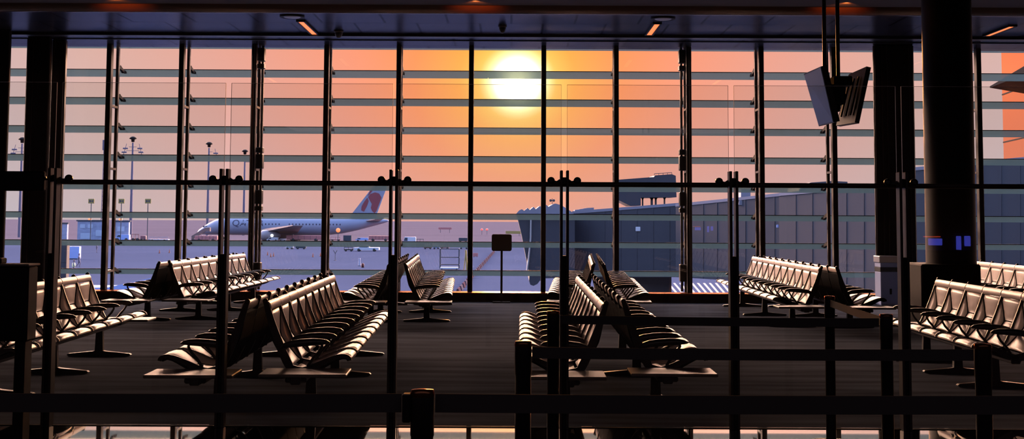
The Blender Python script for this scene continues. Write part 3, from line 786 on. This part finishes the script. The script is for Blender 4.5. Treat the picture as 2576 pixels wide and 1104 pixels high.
for px0,px1,l,c in ((720,738,'white baggage dolly, left of the row beyond the cones','white'),(744,770,'dark baggage dolly in the row beyond the cones','slate'),(1066,1086,'orange baggage dolly right of the tank truck','orange'),(1090,1105,'pale blue baggage dolly left of the steel frame','blue'),(1108,1130,'brown baggage dolly behind the steel frame top','red'),(1156,1178,'white baggage dolly right of the steel frame','white')):
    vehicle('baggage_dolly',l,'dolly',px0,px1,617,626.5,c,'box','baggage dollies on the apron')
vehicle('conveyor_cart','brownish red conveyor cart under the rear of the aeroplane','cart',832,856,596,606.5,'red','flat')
vehicle('generator_cart','slate generator cart right of the orange glow disc','cart',864,884,592,606.5,'slate','cube')
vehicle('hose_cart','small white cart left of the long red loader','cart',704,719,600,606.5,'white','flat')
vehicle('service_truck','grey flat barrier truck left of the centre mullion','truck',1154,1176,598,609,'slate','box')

# near container truck below the far left bench
t=empty('container_truck','pale blue container truck roof close below the left windows','truck',tuple(Vector((at(318,700,78).x,78,GZ))))
zt=at(318,709,78).z-GZ; 
MB().prism([(-2.2,.7),(-2.2,zt-.25),(-.7,zt-.25),(2.4,zt+.42),(2.6,zt+.3),(2.6,.7)],'y',-1.3,1.3).build('body',M['blue'],t)
MB().rbox(-1.5,-.9,-1.34,-1.3,zt-1.1,zt-.45,.02).rbox(-.7,-.3,-1.34,-1.3,zt-1.1,zt-.45,.02).build('side_panel',M['red'],t)
for x in (-1.4,1.6): MB().lathe([(.2,-1.36),(.5,-1.33),(.5,1.33),(.2,1.36)],(x,0,.5),14,'y').build('wheel',M['tyre'],t)
t=vehicle('cargo_box','pale blue box container beside the two walking workers','container',170,201,620,652,'blue','cube')
# dark pylon cabinet at the far left
b=at(160,690,60); t=empty('equipment_cabinet','tall slate grey equipment cabinet outside, left of the walking workers','cabinet',(b.x,60,GZ))
zt=at(160,607,60).z-GZ
MB().rbox(-.17,.17,-.2,.2,0,zt,.02).build('body',M['bridge'],t); MB().rbox(-.14,.14,-.215,-.2,zt-.9,zt-.1,.01).build('door',M['bridge'],t)
# cones
cone=MB().lathe([(.13,.04),(.115,.1),(.06,.45),(.03,.66),(.01,.67)],n=12).mesh('cone_body',M['orange'])
cbase=MB().rbox(-.19,.19,-.19,.19,0,.04,.01).mesh('cone_base',M['tyre'])
for px,py,l in ((401,637,'traffic cone alone left of the far left bench'),(426,636,'traffic cone just right of the lone left cone'),(681,646.5,'left cone of the three beside the double mullion'),(688,645,'tall cone of the three beside the double mullion'),(673,642,'faint cone of the three beside the double mullion'),(787,646.5,'traffic cone left of the aeroplane mullion'),(806,645,'traffic cone touching the mullion under the aeroplane'),(482,734,'cone low behind the far left bench'),(1012,735,'cone low by the sill left of the far benches')):
    if py>700: continue
    t=empty('traffic_cone',l,'traffic cone',tuple(gp(px,py)),0,'traffic cones on the apron'); inst('cone_body',cone,t); inst('cone_base',cbase,t)
# bollard and red extinguisher
b=gp(904,669); t=empty('apron_post','slim blue-grey post on the apron below the pickup','post',tuple(b)); MB().tube([(0,0,0),(0,0,1.05)],[.16,.13],10).build('post_tube',M['bluegrey'],t); MB().rbox(-.2,.2,-.2,.2,0,.06,.01).build('base_plate',M['slate'],t)
b=gp(912.5,673); t=empty('fire_extinguisher','small red wheeled extinguisher beside the slim post','fire extinguisher',tuple(b)); MB().lathe([(.15,.05),(.18,.1),(.18,.46),(.1,.55),(.04,.6)],n=14).build('cylinder',M['redd'],t); MB().rbox(-.2,.2,-.1,.1,0,.06,.01).build('cart_base',M['tyre'],t)
b=gp(843,655); t=empty('forked_marker','thin forked marker post right of the aeroplane mullion','marker post',tuple(b)); MB().tube([(0,0,0),(0,0,1.1)],.04,8).tube([(0,0,1.05),(-.28,0,1.55)],.05,8).tube([(0,0,1.05),(.28,0,1.55)],.05,8).build('fork',M['slate'],t); MB().rbox(-.2,.2,-.2,.2,0,.05,.01).build('base_plate',M['slate'],t)
# steel frame stand
b=gp(1131,678); s=b.y/F; t=empty('steel_frame_stand','open steel frame stand on the apron right of the far benches','frame stand',tuple(b))
w=47*s/2; h=52*s; fr=MB()
for x in (-w,w):
    for y in (-.8,.8): fr.box(x-.05,x+.05,y-.05,y+.05,.15,h)
for z in (.25*h,.60*h,h):
    for y in (-.8,.8): fr.box(-w,w,y-.04,y+.04,z-.07,z)
    for x in (-w,w): fr.box(x-.04,x+.04,-.8,.8,z-.07,z)
fr.build('frame',M['slate'],t); MB().rbox(-w,w*.98,-.85,.85,.08,.30,.03).build('base_tray',M['white'],t)
for x in (-w*.8,w*.8): MB().lathe([(.05,-.05),(.12,-.04),(.12,.04),(.05,.05)],(x,-.8,.12),10,'y').build('caster',M['tyre'],t)
b=gp(1172,679); t=empty('yellow_prop','leaning ochre prop standing right of the steel frame stand','prop',tuple(b)); MB().tube([(.15,0,0),(-.02,0,2.5)],.12,8).build('prop_bar',M['yellow'],t); MB().tube([(-.25,0,0),(-.02,0,2.5)],.06,8).build('prop_stay',M['yellow'],t)
b=gp(1196,647); t=empty('red_marker_board','small red board on the apron left of the sign stand','marker board',tuple(b)); MB().rbox(-.42,.42,-.04,.04,.12,.72,.02).build('board',M['red'],t); MB().rbox(-.3,-.22,-.1,.1,0,.14,.01).rbox(.22,.3,-.1,.1,0,.14,.01).build('feet',M['slate'],t)
# line of barrier units running away from the window
A=gp(1150,740); B=gp(1243,634); nB=30
unit=MB().prism([(-.18,0),(.18,0),(.14,.15),(.07,.42),(-.07,.42),(-.14,.15)],'y',-.5,.5).mesh('barrier_unit',M['barw'])
unit2=MB().prism([(-.18,0),(.18,0),(.14,.15),(.07,.42),(-.07,.42),(-.14,.15)],'y',-.5,.5).mesh('barrier_unit',M['barr'])
d=(B-A); ang=math.atan2(d.y,d.x)-PI/2
for i in range(nB):
    u=(i+.5)/nB; p=A.lerp(B,u)
    o=inst('barrier_unit',unit if i%2 else unit2,None,tuple(p),ang); o.scale=(1,min(3.2,d.length/nB*.8),1)
    tag(o,('white' if i%2 else 'red')+' unit in the diagonal line of apron barriers left of the sign stand','barrier','red barrier units' if i%2==0 else 'white barrier units')
# glowing disc added as sun glint under the tail, far signs and lamps
b=gp(857,606); t=empty('sun_glint_disc','round orange glow disc for a sun glint under the rear of the aeroplane','marker board',(b.x,b.y-6,GZ)); zz=at(857,579,b.y-6).z-GZ
MB().lathe([(.05,-.05),(.62,-.05),(.62,.05),(.05,.05)],(0,0,zz),18,'y').build('disc',M['orangelight'],t); MB().tube([(0,.1,0),(0,.1,zz)],.07,8).build('stem',M['slate'],t)  # emission on the disc imitates sunlight reflected there
def farsign(px0,px1,y0,y1,Dm,m,label,name='distant_sign',cat='sign'):
    c=at((px0+px1)/2,y1,Dm); s=Dm/F; t=empty(name,label,cat,(c.x,Dm,GZ)); h=c.z-GZ; w=(px1-px0)*s/2
    MB().rbox(-w,w,-.1,.1,h,h+(y1-y0)*s,.04).build('board',M[m],t)
    mb=MB()
    for x in (-w*.7,w*.7): mb.box(x-.08,x+.08,-.05,.05,0,h)
    mb.build('legs',M['slate'],t); return t
farsign(1103,1136,572,577,620,'red','faded red sign board out on the field right of the far benches')
farsign(1272,1312,581,588,520,'yellow','long yellow sign board out on the field behind the sign stand')
for px,py,l in ((1212,577,'left of two red lamps out on the field'),(1225,577,'right of two red lamps out on the field')):
    c=at(px,py,560); t=empty('red_lamp',l,'lamp',(c.x,560,GZ)); MB().lathe([(.05,-.42),(.42,-.2),(.46,.1),(.05,.42)],(0,0,c.z-GZ),12,'z').build('lens',M['redlight'],t); MB().tube([(0,0,0),(0,0,c.z-GZ-.35)],.08,6).build('pole',M['slate'],t)
# low buildings left
def building(px0,px1,ytop,ybase,m,label,wins=(),Dm=None):
    b=gp((px0+px1)/2,ybase); s=b.y/F; W=(px1-px0)*s; H=(ybase-ytop)*s
    t=empty('low_building',label,'building',tuple(b)); w=MB().box(-W/2,W/2,0,1.2,0,H).build('wall',M[m],t)
    MB().box(-W/2-.3,W/2+.3,-.2,1.4,H,H+.35).build('roof',M['slate'],t)
    for a,c,e,f in wins:
        f0=MB().rbox(-W/2+a*W,-W/2+c*W,-.08,0,e*H,f*H,.02).build('window',M['winlight'],t); 
    return t
building(150,168,563,602,'bluegrey','speckled low building at the far left, behind the slate cabinet',((.1,.3,.5,.7),))
building(194,258,557,606,'bluegrey','two-storey blue-grey building with pale windows, left of the left mullion',((.13,.55,.1,.40),(.72,.98,.25,.55),(.1,.3,.65,.85),(.4,.6,.65,.85)))
building(287,323,558,606,'bluegrey','small blue-grey building right of the left mullion',((.2,.7,.5,.75),))
for px,l in ((226,'orange lamp on the roof of the two-storey building'),(303,'orange lamp on the roof of the small building')):
    c=at(px,552,380); t=empty('roof_lamp',l,'lamp',(c.x,380,GZ)); MB().rbox(-.42,.42,-.2,.2,c.z-GZ-.3,c.z-GZ+.3,.05).build('lens',M['orangelight'],t); MB().tube([(0,.3,0),(0,.3,c.z-GZ)],.1,6).build('pole',M['slate'],t)

# ------------------------------------------------------------------ people outside
def person(px,py,Hh,label,pose,vest=False):
    b=gp(px,py); k=Hh/1.75
    J={'pel':(0,0,.93),'ch':(0,0,1.28),'nk':(0,0,1.47),'hd':(.02,0,1.62),'top':(.02,0,1.75),
       'sl':(0,-.19,1.40),'sr':(0,.19,1.40)}
    if pose=='walk':
        J.update(el=(.12,-.24,1.16),hl=(.26,-.22,1.32),er=(-.14,.25,1.14),hr=(-.18,.24,.88),kl=(.22,-.10,.52),fl=(.10,-.10,.07),tl=(.26,-.10,.03),kr=(-.06,.10,.50),fr=(-.36,.10,.12),tr=(-.24,.10,.03))
    else:
        J.update(el=(.06,-.26,1.14),hl=(.30,-.24,1.02),er=(-.04,.26,1.12),hr=(.02,.27,.86),kl=(.04,-.10,.50),fl=(.02,-.10,.06),tl=(.20,-.10,.03),kr=(.0,.10,.50),fr=(-.04,.10,.06),tr=(.14,.10,.03))
    R=dict(pel=.15,ch=.155,nk=.06,hd=.105,top=.06,sl=.07,sr=.07,el=.046,hl=.036,er=.046,hr=.036,kl=.065,fl=.045,tl=.035,kr=.065,fr=.045,tr=.035)
    E=[('pel','ch'),('ch','nk'),('nk','hd'),('hd','top'),('ch','sl'),('ch','sr'),('sl','el'),('el','hl'),('sr','er'),('er','hr'),('pel','kl'),('kl','fl'),('fl','tl'),('pel','kr'),('kr','fr'),('fr','tr')]
    ks=list(J); me=bpy.data.meshes.new('person'); me.from_pydata([tuple(c*k for c in J[j]) for j in ks],[(ks.index(a),ks.index(b_)) for a,b_ in E],[])
    o=bpy.data.objects.new('person_tmp',me); COL.objects.link(o)
    md=o.modifiers.new('skin','SKIN')
    for i,j in enumerate(ks):
        me.skin_vertices[0].data[i].radius=(R[j]*k,R[j]*k)
    me.skin_vertices[0].data[ks.index('pel')].use_root=True
    sd=o.modifiers.new('sub','SUBSURF'); sd.levels=2; sd.render_levels=2
    bpy.context.view_layer.update(); dg=bpy.context.evaluated_depsgraph_get()
    m2=bpy.data.meshes.new_from_object(o.evaluated_get(dg)); bpy.data.objects.remove(o)
    m2.materials.clear(); m2.materials.append(M['cloth'])
    for p in m2.polygons: p.use_smooth=True
    t=inst('person',m2,None,tuple(b),0); tag(t,label,'person')
    MB().lathe([(.07*k,1.66*k),(.115*k,1.68*k),(.12*k,1.72*k),(.08*k,1.79*k),(.01,1.80*k)],(.02*k,0,0),12).build('hair',M['ink'],t)
    if vest: MB().lathe([(.185*k,.98*k),(.19*k,1.15*k),(.20*k,1.32*k),(.13*k,1.44*k)],n=14).build('safety_vest',M['vest'],t)
    return t
person(198,672,1.72,'person walking across the apron with one arm raised, dark clothes','walk')
person(185,692,1.66,'person in a pale green vest standing behind the walking worker','stand',True)
person(243,636,1.75,'person in dark clothes far off beside the left mullion','stand')

# ------------------------------------------------------------------ passenger boarding bridge
t=empty('boarding_bridge','dark navy passenger boarding bridge filling the right half of the windows','boarding bridge',(6,50,GZ))
O=Vector((6,50,GZ))
def br(px,py,Y): return at(px,py,Y)-O
def panel_prism(name,pts,Y0p,Y1p,m,parent):
    """outline traced at distance Y0p, extruded away to Y1p with its real width kept"""
    a=[br(px,py,Y0p) for px,py in pts]; dy=Y1p-Y0p
    mb=MB().prism([(p.x,p.z) for p in a],'y',a[0].y,a[0].y+dy); return mb.build(name,m,parent)
cab=panel_prism('cab',[(1300,540),(1312,590),(1332,690),(1331,706),(1334,716),(1342,719),(1352,714),(1358,706),(1372,700),(1446,698),(1446,537)],50,54.2,M['bridge'],t)
# bellows hood: ridged folds over the cab mouth
top=[(1299,537),(1306,529),(1313,526),(1318,530),(1327,523),(1333,528),(1342,520),(1348,526),(1358,518),(1364,523),(1374,515),(1380,520),(1392,513),(1398,512),(1412,516),(1428,526),(1443,536)]
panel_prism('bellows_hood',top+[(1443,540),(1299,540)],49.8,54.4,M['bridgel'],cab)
# wind vane post on the hood
a=br(1389,515,52); mv=MB().tube([a,a+Vector((0,0,.24))],.012,6)
for s in (-1,1): mv.lathe([(.01,-.02),(.05,-.01),(.05,.01),(.01,.02)],(a.x+s*.06,a.y,a.z+.16),10,'y')
mv.box(a.x-.06,a.x+.06,a.y-.01,a.y+.01,a.z+.15,a.z+.17); mv.build('wind_vane',M['bridge2'],cab)
# drain pipe on the cab flank
MB().tube([br(1336,530,49.95),br(1335,600,49.95),br(1330,650,49.95),br(1326,680,49.95)],.035,8).build('cable',M['alu'],cab)
def tunnel(name,pts_top,pts_bot,Y0s,Y1s,wid,m,ribs,parent):
    (xa,ya),(xb,yb)=pts_top; (xc,yc),(xd,yd)=pts_bot
    A,Bq,C,Dq=br(xa,ya,Y0s),br(xb,yb,Y1s),br(xc,yc,Y0s),br(xd,yd,Y1s)
    dirv=(Bq-A); dirv.z=0; dirv.normalize(); nn=Vector((-dirv.y,dirv.x,0))*wid
    vs=[A,Bq,Bq+nn,A+nn,C,Dq,Dq+nn,C+nn]
    o=MB().add(vs,[(0,1,2,3),(7,6,5,4),(4,5,1,0),(5,6,2,1),(6,7,3,2),(7,4,0,3)]).build(name,m,parent)
    mb=MB(); ou=-nn.normalized()*.014
    for k in range(1,ribs):
        u=k/ribs; p=A.lerp(Bq,u); q_=C.lerp(Dq,u); e=dirv*.03
        mb.add([p-e+ou,p+e+ou,q_+e+ou,q_-e+ou,p-e,p+e,q_+e,q_-e],[(0,3,2,1),(0,1,5,4),(1,2,6,5),(2,3,7,6),(3,0,4,7)])
    mb.build('cladding_rib',m,o)
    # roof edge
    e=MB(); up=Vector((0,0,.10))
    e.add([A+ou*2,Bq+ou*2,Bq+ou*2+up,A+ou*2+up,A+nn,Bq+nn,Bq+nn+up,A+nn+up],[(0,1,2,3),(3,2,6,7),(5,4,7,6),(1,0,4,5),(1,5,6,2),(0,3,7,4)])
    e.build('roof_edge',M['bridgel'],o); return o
tunnel('outer_tunnel',((1440,538),(1725,516)),((1440,697),(1725,697)),51.0,49.5,3.0,M['bridge'],7,t)
tunnel('inner_tunnel',((1700,520),(1985,491)),((1700,697),(1985,714)),49.0,46.0,2.7,M['bridge'],8,t)
tunnel('fixed_walkway',((1960,493),(2310,462)),((1960,742),(2310,790)),45.6,42.0,3.2,M['bridge'],8,t)
tunnel('link_corridor',((2290,430),(2660,396)),((2290,790),(2660,800)),41.6,39.5,4.0,M['bridge'],8,t)
# machinery cabin on the roof
ru=panel_prism('rooftop_cabin',[(1553,452),(1645,445),(1648,441),(1690,438),(1700,442),(1702,496),(1612,497),(1612,517),(1586,518),(1556,503)],50.6,52.6,M['bridge'],t)
for px,w in ((1617,3),(1640,5),(1650,4),(1672,3)):
    p=br(px,497,50.8); q_=br(px,519,50.8); hw=w*50.8/F/2
    MB().box(p.x-hw,p.x+hw,p.y,p.y+.15,q_.z,p.z+.02).prism([(p.x-hw*3,p.z+.02),(p.x+hw*3,p.z+.02),(p.x,p.z-.1)],'y',p.y,p.y+.12).build('cabin_leg',M['bridge2'],ru)
a,b_=br(1646,437,50.7),br(1690,434,50.7)
rl_=MB().tube([a,b_],.012,6)
for u in (0,.25,.5,.75,1): p=a.lerp(b_,u); rl_.tube([p,p-Vector((0,0,.10))],.01,6)
rl_.build('guard_rail',M['bridge2'],ru)
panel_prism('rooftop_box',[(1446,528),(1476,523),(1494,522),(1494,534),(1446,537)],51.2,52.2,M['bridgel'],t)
panel_prism('rooftop_unit',[(2003,485),(2010,480),(2016,466),(2040,459),(2095,455),(2132,457),(2132,480),(2152,482),(2152,486),(2003,494)],46.2,48.2,M['bridge2'],t)
panel_prism('roof_post',[(1864,476),(1888,476),(1888,503),(1896,505),(1896,514),(1858,516),(1860,505),(1864,503)],47.2,48.0,M['bridgel'],t)
p=br(1500,697,51.2); p2=br(1690,697,51.2); MB().rbox(p.x,p2.x,p.y,p.y+1.6,.15,p.z+.15,.1).build('wheel_carriage',M['bridge2'],t)
# support column with wheels
p=br(1560,697,51.5)
sp=MB().rbox(p.x-.35,p.x+.35,p.y+.4,p.y+1.1,.5,p.z+.2,.05).build('support_column',M['bridge2'],t)
for s in (-1,1): MB().lathe([(.2,-.2),(.5,-.18),(.5,.18),(.2,.2)],(p.x+s*.7,p.y+.75,.5),16,'y').build('wheel',M['tyre'],sp)
MB().rbox(p.x-.8,p.x+.8,p.y+.6,p.y+.9,.4,.6,.03).build('axle',M['bridge2'],sp)
p=br(2150,790,43.5); MB().rbox(p.x-.6,p.x+.6,p.y+.6,p.y+1.8,0,p.z+.3,.05).build('support_pier',M['bridge2'],t)
for px,py,w,h,m in ((1605,576,6,11,'white'),(1632,577,5,10,'blue'),(1956,569,3,8,'blue')):
    Yp=50.1 if px<1700 else 46.2
    p=br(px,py,Yp); s=Yp/F
    MB().rbox(p.x-w*s,p.x+w*s,p.y-.03,p.y,p.z-h*s/2,p.z+h*s/2,.02).build('notice_plate',M[m],t)

# ------------------------------------------------------------------ terminal wing at the right with coppery wall
t=empty('terminal_wing','coppery glowing terminal wall with a dark slanted canopy at the right edge','building',(31,86,GZ))
x=31.0; Yf=x*F/1227; 
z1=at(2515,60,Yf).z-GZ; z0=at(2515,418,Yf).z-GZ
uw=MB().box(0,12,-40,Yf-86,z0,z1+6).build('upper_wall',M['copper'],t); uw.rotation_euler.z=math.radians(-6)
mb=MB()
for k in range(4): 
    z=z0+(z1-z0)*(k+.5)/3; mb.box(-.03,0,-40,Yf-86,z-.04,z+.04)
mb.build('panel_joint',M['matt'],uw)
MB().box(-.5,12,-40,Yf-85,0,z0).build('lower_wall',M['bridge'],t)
# slanted canopy blade
a=at(2490,217,78)-Vector((31,86,GZ)); b_=at(2600,152,74)-Vector((31,86,GZ)); dn=Vector((0,0,-.55)); dd=Vector((4.6,5,0))
vs=[a,b_,b_+dn,a+dn*.15,a+dd,b_+dd,b_+dd+dn,a+dd+dn*.15]
MB().add(vs,[(0,3,2,1),(4,5,6,7),(0,1,5,4),(1,2,6,5),(2,3,7,6),(3,0,4,7)]).build('canopy',M['matt'],t)
p=at(2496,430,60)-Vector((31,86,GZ)); p2=at(2600,424,58)-Vector((31,86,GZ))
MB().box(p.x,p2.x+1,p.y,p.y+3,p.z-.8,p.z).build('roof_edge',M['copper'],t)
MB().box(p.x+.1,p2.x+1,p.y+.3,p.y+3,0,p.z-.8).build('annex_wall',M['bridge'],t)

# ================================================================== light
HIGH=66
SUN=Vector((12/F,1,(Y0-205)/F)).normalized()
wd=bpy.data.worlds.new('dusk_sky'); S.world=wd; wd.use_nodes=True; nt=wd.node_tree; nt.nodes.clear()
N=lambda ty: nt.nodes.new(ty)
def MT(op,a,b=None,c=None,clamp=False):
    m=N('ShaderNodeMath'); m.operation=op; m.use_clamp=clamp
    for i,v in enumerate((a,b,c)):
        if v is None: continue
        if isinstance(v,(int,float)): m.inputs[i].default_value=v
        else: nt.links.new(v,m.inputs[i])
    return m.outputs[0]
tc=N('ShaderNodeTexCoord'); nrm=N('ShaderNodeVectorMath'); nrm.operation='NORMALIZE'; nt.links.new(tc.outputs['Generated'],nrm.inputs[0])
sp=N('ShaderNodeSeparateXYZ'); nt.links.new(nrm.outputs[0],sp.inputs[0])
dt=N('ShaderNodeVectorMath'); dt.operation='DOT_PRODUCT'; nt.links.new(nrm.outputs[0],dt.inputs[0]); dt.inputs[1].default_value=SUN
ang=MT('ARCCOSINE',MT('MINIMUM',dt.outputs['Value'],.9999999))
def ramp(fac,stops):
    r=N('ShaderNodeValToRGB'); cr=r.color_ramp
    while len(cr.elements)<len(stops): cr.elements.new(.5)
    for e,(p,c) in zip(cr.elements,stops): e.position=p; e.color=(*c,1)
    nt.links.new(fac,r.inputs[0]); return r.outputs[0]
# sqrt mapping spends the ramp on the small angles: f = sqrt(angle/1.2)
fa=MT('SQRT',MT('DIVIDE',ang,1.2),clamp=True)
f=lambda a: math.sqrt(a/1.2)
halo=ramp(fa,[(0,(1,1,1)),(f(.013),(1,.95,.75)),(f(.020),(1,.80,.30)),(f(.028),(1,.50,.075)),(f(.042),(1,.36,.05)),(f(.075),(.93,.265,.075)),(f(.12),(.82,.265,.14)),(f(.2),(.69,.30,.22)),(f(.3),(.60,.345,.285)),(f(.42),(.52,.365,.36)),(f(.9),(.36,.31,.36))])
el=sp.outputs['Z']
tint=ramp(MT('DIVIDE',el,.12,clamp=True),[(0,(.80,.98,1.0)),(.5,(.92,1.0,1.0)),(1,(1,1,1))])
blu=ramp(MT('DIVIDE',el,.12,clamp=True),[(0,(.10,.105,.17)),(.5,(.045,.05,.085)),(1,(.01,.012,.02))])
mul=N('ShaderNodeMix'); mul.data_type='RGBA'; mul.blend_type='MULTIPLY'; mul.inputs[0].default_value=1
nt.links.new(halo,mul.inputs[6]); nt.links.new(tint,mul.inputs[7])
ad=N('ShaderNodeMix'); ad.data_type='RGBA'; ad.blend_type='ADD'; ad.inputs[0].default_value=1
nt.links.new(mul.outputs[2],ad.inputs[6]); nt.links.new(blu,ad.inputs[7])
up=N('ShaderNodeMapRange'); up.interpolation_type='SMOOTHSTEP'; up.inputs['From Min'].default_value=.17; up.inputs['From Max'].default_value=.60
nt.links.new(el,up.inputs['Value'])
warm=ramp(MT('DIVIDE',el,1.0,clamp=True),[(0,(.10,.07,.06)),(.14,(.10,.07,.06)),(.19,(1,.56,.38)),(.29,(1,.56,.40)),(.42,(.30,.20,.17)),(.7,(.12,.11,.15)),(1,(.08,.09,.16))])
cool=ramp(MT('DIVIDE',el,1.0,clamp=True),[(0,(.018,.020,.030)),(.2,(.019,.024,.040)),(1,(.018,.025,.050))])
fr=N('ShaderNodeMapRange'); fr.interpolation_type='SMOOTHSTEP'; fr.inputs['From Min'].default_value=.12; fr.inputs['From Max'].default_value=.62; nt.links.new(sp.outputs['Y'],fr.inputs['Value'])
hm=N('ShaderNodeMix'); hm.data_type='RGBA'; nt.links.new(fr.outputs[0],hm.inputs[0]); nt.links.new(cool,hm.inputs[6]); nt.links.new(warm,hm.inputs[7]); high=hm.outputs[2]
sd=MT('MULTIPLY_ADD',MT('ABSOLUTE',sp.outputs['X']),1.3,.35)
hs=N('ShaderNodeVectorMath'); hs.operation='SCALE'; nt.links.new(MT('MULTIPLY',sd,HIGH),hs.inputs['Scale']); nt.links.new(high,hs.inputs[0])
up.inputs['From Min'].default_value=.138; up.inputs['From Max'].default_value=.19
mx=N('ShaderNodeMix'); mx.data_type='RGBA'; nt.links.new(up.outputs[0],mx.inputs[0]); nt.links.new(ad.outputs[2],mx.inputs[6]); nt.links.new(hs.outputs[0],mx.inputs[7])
aq=MT('DIVIDE',ang,.0115); core=MT('MULTIPLY',MT('POWER',2.71828,MT('MULTIPLY',MT('MULTIPLY',aq,aq),-1.)),8.)
cc=N('ShaderNodeCombineColor')
for i,k in enumerate((1,.8,.5)): nt.links.new(MT('MULTIPLY',core,k),cc.inputs[i])
a2=N('ShaderNodeMix'); a2.data_type='RGBA'; a2.blend_type='ADD'; a2.inputs[0].default_value=1
nt.links.new(mx.outputs[2],a2.inputs[6]); nt.links.new(cc.outputs[0],a2.inputs[7])
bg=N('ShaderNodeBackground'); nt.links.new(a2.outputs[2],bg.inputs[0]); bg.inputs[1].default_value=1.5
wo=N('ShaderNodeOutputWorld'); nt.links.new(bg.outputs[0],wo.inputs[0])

sl=bpy.data.lights.new('low_sun','SUN'); sl.energy=1.3; sl.color=(1.,.36,.10); sl.angle=math.radians(2.2)
so=bpy.data.objects.new('low_sun',sl); COL.objects.link(so); so.rotation_euler=(-SUN).to_track_quat('-Z','Y').to_euler()

al=bpy.data.lights.new('concourse_fill','AREA'); al.shape='RECTANGLE'; al.size=16; al.size_y=3; al.energy=70; al.color=(1,.72,.85)  # unseen fill light added to lift the dark foreground
ao=bpy.data.objects.new('concourse_fill',al); COL.objects.link(ao); ao.location=(0,2,CZ-.05)
for k,X in enumerate((-5.95,-.56,4.98)):
    ll=bpy.data.lights.new('strip_lamp_glow','SPOT'); ll.energy=34; ll.color=(1,.22,.04); ll.spot_size=math.radians(100); ll.spot_blend=.9; ll.shadow_soft_size=.03
    lo=bpy.data.objects.new('strip_lamp_glow',ll); COL.objects.link(lo); lo.location=(X,20.5,CZ-.02)
    lo.rotation_euler=Vector((0,.45,-.035)).to_track_quat('-Z','Y').to_euler()
# ================================================================== camera
cd=bpy.data.cameras.new('camera'); co=bpy.data.objects.new('camera',cd); COL.objects.link(co)
cd.sensor_width=36; cd.lens=F/2576*36; cd.clip_start=.05; cd.clip_end=6000
cd.shift_y=-(552-PPY)/2576; cd.shift_x=-(PPX-1288)/2576
co.matrix_world=CAM
S.camera=co
vsx=S.view_settings; S.display_settings.display_device='sRGB'
vsx.view_transform='Standard'; vsx.look='None'; vsx.exposure=0; vsx.gamma=1; vsx.use_curve_mapping=False
S.cycles.use_denoising=True; S.cycles.sample_clamp_indirect=4; S.cycles.transparent_max_bounces=24; S.cycles.max_bounces=8
